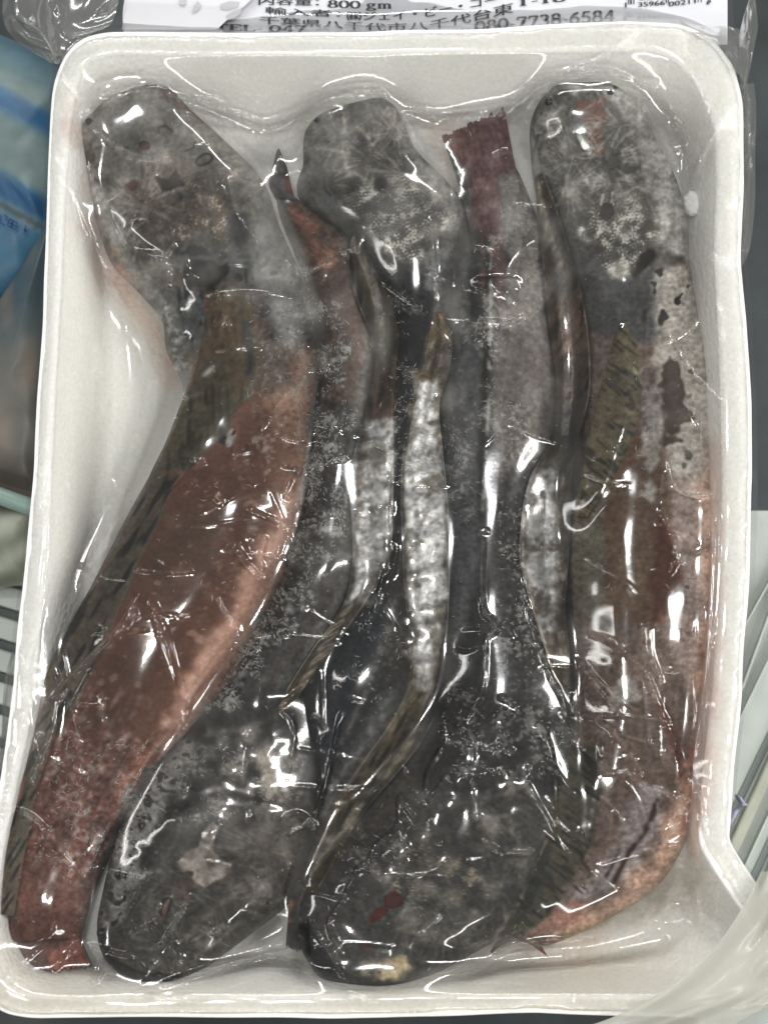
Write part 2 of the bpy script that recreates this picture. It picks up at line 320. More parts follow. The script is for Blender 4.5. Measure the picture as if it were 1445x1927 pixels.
paint(C_BACK, (44, 45, 46), .97, fe=14)
paint([(800,470),(850,470),(845,590),(815,590),(812,560)], (104, 105, 105), .9, fe=18)
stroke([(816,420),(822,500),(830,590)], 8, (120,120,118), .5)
specks([(715,500),(800,505),(790,640),(740,660)], (20,20,20), .5)
paint([(740,1000),(764,1050),(790,1180),(776,1260),(740,1300),(720,1200),(730,1100)], (58, 52, 46), .8, fe=20)
stroke([(735,1150),(715,1230),(680,1320),(640,1400)], 6, (120, 112, 100), .55, .8)
paint([(700,1120),(725,1150),(700,1260),(650,1360),(600,1500),(570,1330),(620,1230)], (46, 49, 53), .9, fe=30)
stroke([(700,1180),(660,1290),(610,1430)], 18, (34, 40, 50), .8)
stroke([(735,1310),(690,1390),(640,1460),(612,1530)], 15, (86, 85, 83), .75, .2)
paint([(545,1640),(575,1600),(570,1700),(548,1700)], (60,50,48), .7, fe=10)
paint([(541,1690),(556,1690),(550,1740),(540,1735)], (136,84,62), .9, fe=6); paint([(545,1735),(562,1735),(570,1785),(540,1782)], (40,38,37), 1, fe=6)
frosty([(700,540),(790,560),(780,900),(740,900)], .3); frosty([(690,1120),(790,1140),(740,1300),(650,1340)], .25)

# ================================================================== FISH D (head bottom centre)
D_BODY = [(600,1845),(560,1780),(560,1700),(580,1655),(625,1595),(690,1515),(750,1445),(800,1385),(830,1310),(848,1230),(845,1130),(838,1030),(830,920),(826,820),(840,700),(850,600),(868,500),(885,420),(880,350),(862,300),(832,258),(948,203),(975,300),(992,345),(1018,420),(1025,500),(1030,600),(1036,700),(1045,820),(1010,900),(990,960),(988,1040),(1010,1130),(1045,1230),(1064,1320),(1066,1400),(1075,1480),(1065,1560),(1035,1650),(975,1740),(885,1800),(785,1845),(700,1870)]
paint(D_BODY, (84, 80, 78), fe=5, rag=0)
paint([(830,255),(950,200),(975,300),(950,420),(950,560),(900,640),(875,560),(888,420),(880,330)], (98, 68, 68), .9, fe=30)
paint([(836,250),(900,230),(890,290),(870,320)], (110, 84, 78), .7, fe=30)
s_, m_ = mask([(836,250),(948,206),(975,420),(890,430)], 20); rgb[s_] *= (1 - .04 * m_ * np.clip(ST60[s_] * .0 + np.sin((XX[s_] * .95 + YY[s_] * -.25) * .55 + N8[s_]), -1, 1))[..., None]
cloudy([(880,330),(960,280),(960,420),(890,420)], (140, 112, 108), .6)
paint([(935,330),(985,320),(1015,420),(1026,560),(1020,640),(965,620),(955,480)], (120, 114, 111), .9, fe=22)
paint([(958,480),(1015,440),(1026,600),(1034,720),(1010,840),(940,900),(930,760),(945,620)], (126, 117, 110), .9, fe=30)
cloudy([(945,640),(1030,640),(1030,800),(950,880)], (84,72,70), .7)
paint([(860,480),(890,440),(905,600),(908,760),(900,960),(905,1080),(890,1180),(850,1220),(842,1060),(832,920),(828,800),(842,700),(850,600)], (88, 89, 91), .95, fe=24)
paint([(872,440),(906,430),(908,640),(884,650)], (46, 46, 44), .85, fe=16)
stroke([(876,470),(868,560),(872,640),(870,760)], 10, (112,113,115), .7, .3); stroke([(848,760),(862,830),(868,900)], 6, (110,110,110), .6)
specks([(860,640),(890,640),(895,760),(870,760)], (30,30,30), .35)
paint([(912,440),(930,520),(926,640),(918,800),(908,1000),(900,1000),(900,820),(906,660)], (40, 38, 37), .9, fe=12)
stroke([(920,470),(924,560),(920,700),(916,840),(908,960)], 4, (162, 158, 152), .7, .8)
stroke([(928,620),(934,700),(940,760)], 5, (120,110,108), .5)
paint([(905,960),(985,930),(988,1040),(1008,1130),(1040,1230),(1060,1330),(1000,1350),(900,1350),(840,1320),(850,1230),(892,1180)], (70, 66, 64), .9, fe=30)
cloudy([(905,900),(985,930),(1000,1120),(1040,1260),(930,1280),(915,1050)], (46,43,41), .7)
paint([(900,1060),(915,1000),(920,1110),(930,1180),(910,1290),(880,1370),(860,1330),(850,1230),(880,1180)], (42, 42, 42), .9, fe=24)
stroke([(908,1020),(908,1110),(916,1160)], 6, (96,92,86), .6, .3)
stroke([(985,930),(986,1040),(1006,1130),(1040,1230)], 7, (96,94,92), .6, .2)
paint([(830,1320),(900,1300),(1060,1320),(1070,1400),(1070,1500),(960,1520),(840,1490),(760,1500),(800,1390)], (46, 44, 43), .92, fe=40)
paint([(565,1700),(640,1590),(760,1480),(860,1500),(1000,1500),(1070,1500),(1040,1650),(970,1740),(880,1800),(780,1845),(690,1868),(600,1840)], (68, 66, 62), .92, fe=40)
paint([(600,1640),(690,1530),(760,1500),(800,1560),(740,1620),(660,1680),(620,1760),(580,1720)], (62, 57, 55), .9, fe=30)
stroke([(590,1660),(640,1600),(700,1545),(770,1460)], 14, (74, 66, 54), .7, .4)
cloudy([(820,1520),(930,1480),(1000,1480),(960,1560),(860,1580),(810,1570)], (150, 140, 126), .6, sc=N20 * .6 + N8 * .7, bias=.2)
granules([(720,1620),(800,1590),(880,1620),(920,1650),(880,1690),(800,1720),(740,1680)], (170, 156, 130), .7, .25)
granules([(640,1560),(760,1540),(760,1620),(700,1640)], (120,114,106), .6, .3)
cloudy([(760,1560),(960,1560),(1000,1640),(880,1760),(740,1800),(700,1700)], (104,98,89), .7)
for q in ((840,1740,80,41),(940,1680,80,42),(720,1760,70,43),(980,1600,60,44)): rosette(q[0], q[1], q[2], (118, 113, 104), .3, 8, q[3], 36)
paint(ell(740, 1694, 19, 16), (82, 26, 20), 1, fe=5, rag=2); paint([(708,1708),(728,1698),(732,1715),(712,1732),(690,1742)], (76, 28, 22), .85, fe=8, rag=3)
paint(ell(692, 1780, 14, 18, 20), (78, 44, 40), .7, fe=14)
cloudy([(690,1790),(740,1800),(780,1820),(770,1845),(700,1850),(680,1830)], (176, 162, 136), .9, fe=16)
paint([(565,1740),(585,1740),(640,1830),(660,1862),(620,1858),(580,1810)], (44, 45, 48), .95, fe=14)
paint([(640,1840),(760,1850),(700,1875),(640,1868)], (52,50,50), .9, fe=10)
paint([(1040,1560),(1060,1560),(1040,1650),(990,1730),(930,1785),(920,1765),(985,1690)], (134, 127, 122), .85, fe=20, rag=8)
paint([(870,1790),(960,1740),(930,1790),(800,1845)], (120,110,103), .7, fe=20)
frosty([(930,740),(1000,760),(990,960),(1000,1120),(1050,1300),(930,1320),(920,1000)], .6); frosty([(840,780),(890,780),(895,1000),(850,1040)], .55); frosty([(860,1300),(1060,1330),(1060,1480),(850,1440)], .45); frosty([(640,1560),(780,1540),(760,1640),(640,1680)], .35); frosty([(905,440),(930,440),(930,700),(910,1000),(900,1000)], .6); frosty([(930,340),(1010,360),(1020,560),(950,600)], .2)
s_, m_ = mask([(830,1330),(1060,1330),(1060,1540),(840,1560),(760,1540)], 60); bump[s_] += .3 * N20[s_] * m_ + .12 * N8[s_] * m_
s_, m_ = mask([(640,1600),(800,1560),(980,1600),(900,1760),(700,1840),(600,1780)], 60); bump[s_] += .18 * N20[s_] * m_ + .08 * N8[s_] * m_

# ================================================================== FISH E (head top right)
E_BODY = [(1040,155),(1100,138),(1160,152),(1210,205),(1250,280),(1275,340),(1295,410),(1296,490),(1315,580),(1340,680),(1352,800),(1356,950),(1358,1060),(1354,1180),(1338,1290),(1322,1390),(1312,1500),(1290,1595),(1232,1682),(1130,1745),(1100,1800),(1000,1812),(920,1790),(960,1725),(995,1655),(1030,1570),(1062,1470),(1082,1360),(1082,1250),(1078,1150),(1075,1050),(1082,930),(1100,810),(1100,690),(1085,590),(1060,500),(1030,420),(1012,345),(1002,280),(1008,215)]
paint(E_BODY, (112, 96, 88), fe=5, rag=0)
HE = [(1030,160),(1100,138),(1165,150),(1212,205),(1252,280),(1277,340),(1296,410),(1296,490),(1230,520),(1170,535),(1090,520),(1060,500),(1030,420),(1010,345),(1000,280),(1008,215)]
paint(HE, (96, 92, 85), .97, fe=10); cloudy(HE, (106, 102, 95), .5, sc=N60)
paint([(1150,150),(1215,205),(1255,280),(1296,410),(1296,490),(1250,470),(1235,400),(1200,330),(1200,260),(1160,190)], (146, 143, 137), .9, fe=24)
cloudy([(1210,330),(1290,400),(1290,480),(1240,460)], (176,173,166), .6)
paint([(1055,165),(1080,158),(1130,158),(1165,165),(1190,190),(1160,185),(1120,172),(1070,182)], (168, 166, 161), .85, fe=12)
specks([(1060,160),(1130,158),(1130,170),(1070,175)], (30,30,30), .6)
stroke([(1045,160),(1080,146),(1120,143),(1150,150)], 5, (44,44,46), .9)
paint([(1022,185),(1060,165),(1075,172),(1040,198),(1018,205)], (84,84,84), .9, fe=8); paint(ell(1032,190,8,7), (30,30,30), .95, fe=4)
stroke([(1060,200),(1045,212),(1015,225)], 5, (160,158,154), .7)
paint([(1010,215),(1020,230),(1018,300),(1030,350),(1000,320),(1000,260)], (140,138,134), .85, fe=10)
stroke([(1000,235),(1005,260)], 3, (40,40,40), .8); stroke([(1012,255),(1004,285)], 3, (46,46,46), .8); stroke([(1018,330),(1014,280)], 5, (56,55,54), .8)
paint(ell(1157, 163, 6, 5), (18, 18, 18), 1, fe=3)
paint([(1078,190),(1132,188),(1136,215),(1132,290),(1115,295),(1104,240)], (112, 84, 74), .95, fe=10, rag=3)
cloudy([(1078,190),(1132,188),(1136,215),(1132,290),(1115,295),(1104,240)], (130,76,66), .5, sc=STV, fe=8)
stroke([(1030,400),(1062,470),(1100,520),(1140,540)], 6, (70, 67, 62), .6, 0, -1.5); stroke([(1270,360),(1262,430),(1240,500)], 6, (120, 116, 110), .5, 0, -1.2); stroke([(1030,182),(1062,168),(1130,168),(1170,182)], 4, (90, 88, 86), .5, 0, -.8)
for q in ((1066,230,62,51),(1165,235,66,52),(1140,300,70,53),(1075,300,72,54),(1205,345,62,55),(1066,345,60,56),(1150,340,46,57)): rosette(q[0], q[1], q[2], (158, 154, 145), .48, 5, q[3], 40)
paint(ell(1098, 270, 9, 20, -28), (186, 184, 178), .9, fe=6, rag=4); frosty(ell(1098,270,9,20,-28), 1.0)
paint(ell(1067, 345, 10, 22, 10), (172, 168, 158), .6, fe=8, rag=5)
granules([(1110,370),(1150,360),(1200,390),(1230,440),(1210,480),(1195,510),(1165,530),(1130,500),(1105,440)], (176, 172, 161), .8, .35, 30, .35, (66, 62, 55))
granules([(1120,430),(1180,420),(1200,480),(1165,528),(1135,500)], (186, 182, 170), .75, .15, 20)
paint([(1150,500),(1168,490),(1185,505),(1170,527),(1152,522)], (196, 191, 178), .6, fe=16)
paint(ell(1144, 397, 12, 14), (54, 51, 48), .95, fe=6)
stroke([(1130,385),(1135,365)], 2, (200,195,180), .8); stroke([(1150,380),(1152,362)], 2, (200,195,180), .8)
granules([(1200,350),(1240,380),(1250,450),(1220,450)], (186, 180, 166), .6, .2)
paint([(1082,500),(1110,480),(1150,530),(1185,525),(1230,510),(1300,520),(1315,600),(1250,640),(1180,640),(1100,620)], (78, 78, 78), .95, fe=20)
paint([(1206,480),(1218,468),(1232,470),(1236,482),(1215,505),(1195,522),(1190,516)], (44, 37, 30), .95, fe=8, rag=2)
paint([(1230,520),(1296,490),(1320,590),(1345,700),(1350,880),(1300,930),(1262,890),(1240,780),(1232,640)], (170, 162, 152), .92, fe=26)
specks([(1225,510),(1290,520),(1290,600),(1230,610)], (44, 38, 33), .75); specks([(1215,590),(1280,600),(1290,690),(1240,700)], (40,38,37), .5)
paint([(1245,690),(1272,682),(1276,702),(1290,720),(1292,760),(1302,785),(1272,800),(1290,812),(1262,835),(1246,840),(1252,790),(1240,760),(1238,720)], (66, 50, 42), .92, fe=9, rag=7)
specks([(1250,690),(1320,700),(1320,920),(1260,900)], (70, 58, 52), .45, .8)
specks([(1280,560),(1330,640),(1345,900),(1300,910)], (96, 84, 80), .35, .7)
paint([(1090,700),(1110,760),(1105,830),(1085,930),(1080,880),(1100,800)], (62,58,55), .8, fe=16)
paint([(1175,800),(1240,830),(1262,920),(1270,1000),(1284,1080),(1260,1150),(1230,1180),(1180,1180),(1130,1150),(1130,960)], (94, 73, 57), .95, fe=22, rag=6)
cloudy([(1140,880),(1250,880),(1250,1120),(1150,1150)], (106,88,70), .5, sc=N60)
paint([(1232,960),(1262,980),(1284,1085),(1262,1150),(1232,1185),(1222,1100)], (82, 48, 36), .92, fe=18, rag=6)
paint([(1086,950),(1130,940),(1140,1060),(1130,1180),(1090,1200),(1078,1060)], (104, 98, 82), .9, fe=20)
paint([(1195,700),(1240,740),(1240,850),(1225,950),(1205,880),(1210,780)], (150,145,138), .7, fe=14, rag=8)
paint([(1255,900),(1345,930),(1348,1060),(1345,1170),(1330,1290),(1300,1320),(1240,1200),(1288,1090),(1262,990)], (158, 140, 132), .92, fe=40, rag=6)
specks([(1290,1080),(1330,1100),(1310,1200),(1240,1200)], (84,66,60), .5, .8)
paint([(1320,900),(1366,880),(1366,1080),(1352,1190),(1338,1290),(1320,1400),(1312,1500),(1290,1480),(1300,1330),(1325,1180)], (204, 170, 154), .9, fe=50)
paint([(1090,1190),(1240,1180),(1300,1320),(1300,1480),(1240,1560),(1100,1640),(1060,1560),(1085,1380)], (112, 94, 84), .92, fe=24)
cloudy([(1090,1190),(1240,1190),(1290,1330),(1280,1480),(1150,1560),(1090,1500)], (146, 132, 124), .7, sc=N60 * .6 + N20 * .6, bias=.35)
cloudy([(1100,1300),(1210,1290),(1250,1450),(1120,1600)], (74, 58, 48), .7, sc=N20 * .6 + N8 * .6, bias=.2)
paint([(1130,1290),(1180,1275),(1200,1310),(1150,1330)], (176,170,164), .6, fe=16, rag=8)
stroke([(1245,1330),(1270,1400),(1290,1480)], 12, (96, 64, 54), .8, .3)
paint([(1200,1470),(1250,1480),(1240,1560),(1190,1640),(1110,1700),(1080,1690),(1150,1600)], (142, 128, 126), .85, fe=18, rag=5)
stroke([(1236,1505),(1220,1550),(1180,1610),(1155,1660)], 6, (66, 48, 44), .9, .7); stroke([(1165,1600),(1140,1650)], 4, (74,56,52), .8, .6)
paint([(1290,1440),(1314,1480),(1292,1600),(1232,1685),(1130,1748),(1000,1775),(1060,1740),(1150,1690),(1220,1620),(1262,1530)], (196, 164, 148), .95, fe=44)
stroke([(1296,1580),(1240,1672),(1150,1732),(1060,1765)], 6, (150, 134, 96), .7, .4)
stroke([(1302,1400),(1305,1480),(1285,1560)], 7, (168, 96, 72), .6, .3)
specks([(1040,1640),(1130,1600),(1090,1700),(990,1740)], (60, 46, 38), .7, rn=ST30 * .8 + N8 * .4)
paint([(1060,1700),(1130,1690),(1060,1745),(985,1765)], (150,110,98), .8, fe=14)
paint([(920,1795),(955,1745),(972,1760),(950,1775)], (70,64,60), .95, fe=4)
cloudy([(985,1790),(1100,1775),(1090,1805),(1020,1815)], (122, 50, 44), .95, fe=10, bias=.8)
frosty([(1280,560),(1340,700),(1340,900),(1290,900)], .25); frosty([(1250,900),(1340,930),(1330,1200),(1290,1200)], .15); frosty([(1200,700),(1230,700),(1230,950),(1210,950)], .5)
paint([(1333,800),(1376,820),(1376,1480),(1318,1480),(1340,1190)], (184, 150, 138), .5, fe=50)

# ================================================================== FINS
OLV, DRK = (88, 80, 62), (58, 52, 44)
FA = [(290,880),(335,895),(295,985),(245,1095),(200,1205),(160,1290),(105,1380),(70,1490),(45,1610),(25,1725),(-5,1725),(5,1600),(40,1480),(68,1370),(88,1270),(128,1185),(183,1085),(238,975)]
paint(FA, (80, 74, 60), .9, fe=18)
s_, m_ = mask(FA, 12); rgb[s_] += (np.array((36., 33, 29)) - rgb[s_]) * (sstep(ST60[s_], .3, 1.3) * m_ * .8)[..., None]
FAP = [(395,545),(440,535),(480,590),(492,670),(468,745),(420,815),(355,885),(285,890),(312,830),(343,755),(368,680),(390,600)]
paint(FAP, (82, 77, 58), .95, fe=14)
s_, m_ = mask(FAP, 12); rgb[s_] += (np.array((48., 44, 32)) - rgb[s_]) * (sstep(N20[s_] * .5 + STV[s_] * .7, .0, 1.3) * m_ * .75)[..., None]
cloudy(FAP, (96, 70, 52), .5, sc=N60); stroke([(455,590),(472,650),(468,700)], 8, (40, 40, 38), .7, .8)
paint([(350,660),(385,650),(370,690),(345,700)], (86,62,48), .7, fe=14)
stroke([(385,705),(402,690)], 5, (150,148,142), .8); stroke([(335,760),(370,740)],5,(110,110,104),.5)
FB = [(655,470),(675,425),(690,480),(724,540),(750,620),(745,690),(740,760),(738,850),(735,930),(732,1010),(722,1070),(688,1135),(638,1205),(588,1275),(545,1335),(518,1335),(548,1280),(590,1215),(645,1135),(672,1070),(672,1000),(666,930),(673,850),(688,770),(703,700),(698,640),(668,560),(652,500)]
paint(FB, (84, 74, 60), .95, fe=8, rag=2)
paint([(700,690),(742,690),(735,800),(690,800)], (98, 74, 66), .8, fe=24)
s_, m_ = mask(FB[:6] + FB[-6:], 10); rgb[s_] += (np.array((40., 34, 27)) - rgb[s_]) * (sstep(STV[s_], .2, 1.3) * m_ * .8)[..., None]
SIL = (164, 163, 161)
def silver(poly, seed):
    s, m = mask(poly, 26, 4)
    rgb[s] += (np.array(SIL, float) - rgb[s]) * (m * (.45 + .55 * sstep(.8 * fnoise(34, seed)[s] + .35 * N8[s] + .35 * N4[s] + .35 * np.cos(YY[s] * 2 * math.pi / 62 + N60[s]), -1.5, .3)))[..., None]
silver([(690,795),(735,795),(735,930),(730,1010),(722,1060),(690,1130),(648,1140),(675,1060),(676,930),(680,850)], 71)
FC = [(812,588),(832,586),(850,640),(845,700),(826,765),(828,850),(835,930),(838,1010),(838,1100),(832,1195),(815,1300),(798,1385),(750,1450),(690,1525),(640,1605),(600,1675),(570,1680),(598,1570),(640,1490),(690,1420),(745,1340),(772,1270),(775,1180),(766,1100),(762,1010),(760,930),(763,850),(773,770),(788,700),(802,640)]
paint(FC, (82, 72, 56), .95, fe=8, rag=2)
cloudy(FC[:6] + FC[-4:], (110, 92, 70), .6, fe=8)
silver([(785,720),(825,720),(828,850),(836,930),(838,1010),(838,1100),(832,1195),(812,1250),(800,1330),(780,1260),(776,1180),(768,1100),(764,1010),(762,930),(768,850)], 72)
paint([(775,1290),(800,1310),(790,1390),(740,1450),(690,1510),(650,1560),(640,1520),(700,1430),(750,1350)], (92, 84, 66), .8, fe=14)
s_, m_ = mask([(775,1290),(810,1310),(790,1390),(740,1450),(690,1525),(600,1675),(570,1680),(598,1570),(690,1420),(750,1345)], 10); rgb[s_] += (np.array((46., 40, 32)) - rgb[s_]) * (sstep(ST60[s_], .1, 1.3) * m_ * .8)[..., None]
paint([(782,1262),(796,1248),(806,1270),(812,1300),(772,1302),(776,1285)], (150, 148, 142), .45, fe=14, rag=5)
FD = [(1006,335),(1022,325),(1045,390),(1072,470),(1096,560),(1110,650),(1108,740),(1088,830),(1070,900),(1068,980),(1064,1060),(1064,1140),(1072,1220),(1074,1290),(1043,1290),(1022,1220),(998,1140),(984,1060),(986,980),(1003,900),(1038,820),(1046,740),(1038,660),(1027,570),(1019,480),(1011,400)]
paint(FD, (86, 72, 60), .95, fe=7, rag=1.5)
paint([(1008,340),(1035,400),(1050,470),(1020,480),(1012,400)], (94, 88, 64), .8, fe=16); paint([(1035,560),(1090,560),(1100,660),(1045,680)], (112, 88, 74), .8, fe=24)
s_, m_ = mask(FD[:9] + FD[-8:], 8); rgb[s_] += (np.array((38., 31, 24)) - rgb[s_]) * (sstep(ST60[s_] * .7 + STV[s_] * .5, .2, 1.2) * m_ * .85)[..., None]
paint([(1040,330),(1060,420),(1080,500),(1068,500),(1045,420)], (44,38,30), .7, fe=8)
paint([(1055,760),(1090,740),(1080,830),(1050,850)], (44,42,38), .7, fe=16, rag=8)
silver([(1005,890),(1045,860),(1050,980),(1048,1060),(1048,1140),(1050,1220),(1030,1220),(1003,1140),(988,1060),(990,980)], 73)
paint([(1050,860),(1070,900),(1064,1060),(1050,1060)], (84,80,66), .7, fe=12)
FEP = [(1160,618),(1180,608),(1202,668),(1208,760),(1182,845),(1142,925),(1105,975),(1086,972),(1093,920),(1103,840),(1123,760),(1144,680)]
paint(FEP, (98, 88, 68), .97, fe=8, rag=2)
s_, m_ = mask(FEP, 8); rgb[s_] += (np.array((50., 45, 36)) - rgb[s_]) * (sstep(ST30[s_] + .4 * N8[s_], .2, 1.3) * m_ * .75)[..., None]
cloudy([(1170,640),(1200,680),(1195,780),(1160,860),(1150,760)], (120,120,92), .6)
for k in range(16):
    t = k / 15; x = 1192 + 18 * math.sin(t * 2.4) - 95 * t**1.7; y = 640 + 310 * t
    stroke([(x - 9, y - 2), (x + 4, y + 10)], 2.4, (30, 30, 28), .55, .8)
FE = [(1075,1400),(1130,1400),(1130,1490),(1110,1590),(1070,1670),(1020,1730),(975,1765),(945,1765),(968,1710),(993,1650),(1028,1570),(1053,1480)]
paint(FE, (70, 64, 48), .95, fe=16, rag=4)
s_, m_ = mask(FE, 8); rgb[s_] += (np.array((34., 33, 30)) - rgb[s_]) * (sstep(ST30[s_], .1, 1.1) * m_ * .8)[..., None]
paint([(960,1740),(1000,1640),(1030,1580),(1040,1640),(1000,1720)], (46,48,46), .7, fe=18)

def cblur(a, sc_):
    q = np.exp(-(np.fft.fftfreq(NY)[:, None]**2 + np.fft.rfftfreq(NX)[None]**2) * (sc_ / 2)**2 * 6)
    return np.stack([np.fft.irfft2(np.fft.rfft2(a[..., k]) * q, s=(NY, NX)) for k in range(3)], -1)
for pl_, v_ in ((HA, .09), (HC, .09), (HE, .04), ([(850,430),(910,430),(905,900),(840,960),(830,760)], .05), ([(600,430),(700,560),(690,760),(660,1080),(600,1180),(560,1100),(600,800)], .05), ([(1250,560),(1345,640),(1350,930),(1250,900)], .06), ([(300,1400),(400,1330),(600,1400),(590,1560),(260,1620)], .05), ([(480,420),(600,600),(600,700),(480,640)], .07), ([(940,300),(1030,400),(1040,760),(940,880)], .05)):
    lift(pl_, v_, 90, 12, haze)
haze *= np.clip(.75 + .35 * N20 + .3 * N60, 0, 1.6)
rgb += .25 * (rgb - cblur(rgb, 40)) + .15 * (rgb - cblur(rgb, 10))
fz = np.clip(frost * 1.3, 0, 1); fn_ = .75 * fnoise(4.4, 98) + .35 * fnoise(3.2, 99) + .45 * N20
rgb += (np.array((172., 169, 164)) - rgb) * (sstep(fn_, .55, 1.35) * fz * .75)[..., None]
rgb *= (1 - .35 * sstep(-fn_, .7, 1.5) * fz)[..., None]
calm = np.ones((NY, NX)); s_, m_ = mask([(480,640),(600,640),(610,760),(590,900),(560,1010),(470,1190),(370,1370),(130,1370),(150,1270),(300,930),(440,780)], 70); calm[s_] -= .6 * m_
rgb += calm[..., None] * (rgb.mean(-1, keepdims=True) / 90) * (N4 * 5.0 + N8 * 3.5 + fnoise(3.2, 97) * 6.5)[..., None]
rgb *= (1 + .035 * N20)[..., None]
g_ = rgb.mean(-1, keepdims=True); rgb = (g_ + (rgb - g_) * .98) * .99; rgb = 76 + (rgb - 76) * 1.04; sat_ = np.clip((rgb[..., 0] - rgb[..., 2] - 12) / 24, 0, 1); rgb[..., 2] *= 1 - .025 * sat_; rgb[..., 1] *= 1 - .01 * sat_; gr_ = rgb.mean(-1); rgb += ((gr_[..., None] - rgb) * (.35 * (1 - sat_))[..., None])
exr = np.maximum(0, rgb[..., 0] - rgb[..., 1] - 15); rgb[..., 1] += .10 * exr; rgb[..., 2] += .12 * exr
rgb = np.clip(rgb, 8, 240)
KALB = 0.80
alb = np.clip(lin(rgb) / .97 - .003, .003, .8)
def samp(arr, px, py):
    gx = np.clip(px / 2 + MG, 0, NX - 1.01); gy = np.clip(py / 2 + MG, 0, NY - 1.01)
    i = gx.astype(int); j = gy.astype(int); fx = gx - i; fy = gy - j
    if arr.ndim == 3: fx = fx[:, None]; fy = fy[:, None]
    return arr[j, i] * (1 - fx) * (1 - fy) + arr[j, i + 1] * fx * (1 - fy) + arr[j + 1, i] * (1 - fx) * fy + arr[j + 1, i + 1] * fx * fy

# ================================================================== MATERIALS
class NT:
    def __init__(s, name):
        s.m = bpy.data.materials.new(name); s.m.use_nodes = True; s.t = s.m.node_tree; s.t.nodes.clear()
        s.out = s.n('ShaderNodeOutputMaterial')
    def n(s, typ, **kw):
        nd = s.t.nodes.new(typ)
        for k, v in kw.items(): setattr(nd, k, v)
        return nd
    def l(s, a, b): s.t.links.new(a, b)
def simple(name, c, rough=.5, noise=0, nscale=200, bumpd=0, metal=0, spec=.5):
    q = NT(name); b = q.n('ShaderNodeBsdfPrincipled'); q.l(b.outputs[0], q.out.inputs[0])
    b.inputs['Roughness'].default_value = rough; b.inputs['Metallic'].default_value = metal
    b.inputs['Specular IOR Level'].default_value = spec
    c = tuple(lin(c) / KALB); b.inputs['Base Color'].default_value = (*c, 1)
    if noise or bumpd:
        tc = q.n('ShaderNodeTexCoord'); nz = q.n('ShaderNodeTexNoise'); nz.inputs['Scale'].default_value = nscale; nz.inputs['Detail'].default_value = 4
        q.l(tc.outputs['Object'], nz.inputs['Vector'])
        if noise:
            mr = q.n('ShaderNodeMapRange'); mr.inputs[3].default_value = 1 - noise; mr.inputs[4].default_value = 1 + noise
            mr.inputs[1].default_value = .3; mr.inputs[2].default_value = .7
            q.l(nz.outputs[0], mr.inputs[0]); mx = q.n('ShaderNodeVectorMath', operation='SCALE'); mx.inputs[0].default_value = c
            q.l(mr.outputs[0], mx.inputs['Scale']); q.l(mx.outputs[0], b.inputs['Base Color'])
        if bumpd:
            bp = q.n('ShaderNodeBump'); bp.inputs['Strength'].default_value = 1; bp.inputs['Distance'].default_value = bumpd
            q.l(nz.outputs[0], bp.inputs['Height']); q.l(bp.outputs[0], b.inputs['Normal'])
    return q.m
def painted(name, rough, bscale=900, bdist=.00015, spec=.4, voronoi=False, vary=.12):
    q = NT(name); b = q.n('ShaderNodeBsdfPrincipled'); q.l(b.outputs[0], q.out.inputs[0])
    b.inputs['Roughness'].default_value = rough; b.inputs['Specular IOR Level'].default_value = spec
    at = q.n('ShaderNodeAttribute'); at.attribute_name = 'paint'
    tc = q.n('ShaderNodeTexCoord'); nz = q.n('ShaderNodeTexNoise'); nz.inputs['Scale'].default_value = bscale; nz.inputs['Detail'].default_value = 3
    q.l(tc.outputs['Object'], nz.inputs['Vector'])
    mr = q.n('ShaderNodeMapRange'); mr.inputs[1].default_value = .3; mr.inputs[2].default_value = .7; mr.inputs[3].default_value = 1 - vary; mr.inputs[4].default_value = 1 + vary
    q.l(nz.outputs[0], mr.inputs[0]); mx = q.n('ShaderNodeVectorMath', operation='SCALE'); q.l(at.outputs['Color'], mx.inputs[0]); q.l(mr.outputs[0], mx.inputs['Scale'])
    q.l(mx.outputs[0], b.inputs['Base Color'])
    bp = q.n('ShaderNodeBump'); bp.inputs['Strength'].default_value = 1; bp.inputs['Distance'].default_value = bdist
    if voronoi:
        vo = q.n('ShaderNodeTexVoronoi'); vo.inputs['Scale'].default_value = voronoi; q.l(tc.outputs['Object'], vo.inputs['Vector'])
        q.l(vo.outputs['Distance'], bp.inputs['Height']); bp.invert = True
    else: q.l(nz.outputs[0], bp.inputs['Height'])
    q.l(bp.outputs[0], b.inputs['Normal'])
    return q.m
M_SKIN = painted('fish_skin', .55, spec=.12)
M_FIN = painted('fin_skin', .5, spec=.2)
M_SILV = painted('silvery_fin_skin', .36, spec=.5)
[n for n in M_SILV.node_tree.nodes if n.type == 'BSDF_PRINCIPLED'][0].inputs['Metallic'].default_value = .35
M_FOAM = painted('white_foam', .8, 900, .00040, .15, voronoi=520, vary=.05)
fb = [n for n in M_FOAM.node_tree.nodes if n.type == 'BSDF_PRINCIPLED'][0]
fb.inputs['Subsurface Weight'].default_value = .6; fb.inputs['Subsurface Radius'].default_value = (1, .95, .85); fb.inputs['Subsurface Scale'].default_value = .006
M_EYE = simple('wet_black_eye', (16, 16, 17), .08)
M_ICE = simple('white_frost', (188, 187, 183), .6, spec=.2)
M_PAPER = simple('label_paper', (192, 193, 198), .55, .015, 90)
M_PAPER2 = simple('slip_paper', (186, 186, 190), .5, .02, 90)
M_INK = simple('black_ink', (34, 35, 40), .6)
M_GREYINK = simple('faded_grey_ink', (158, 158, 162), .6)
M_FLOOR = simple('freezer_liner', (36, 42, 44), .45, .55, 22)
M_PACK = painted('packet_film', .42, 120, .0003, .4)
M_METAL = simple('brushed_rail', (150, 152, 138), .35, .2, 60, metal=.0)
M_LIGHTM = simple('pale_enamel', (166, 172, 166), .4, .12, 40)
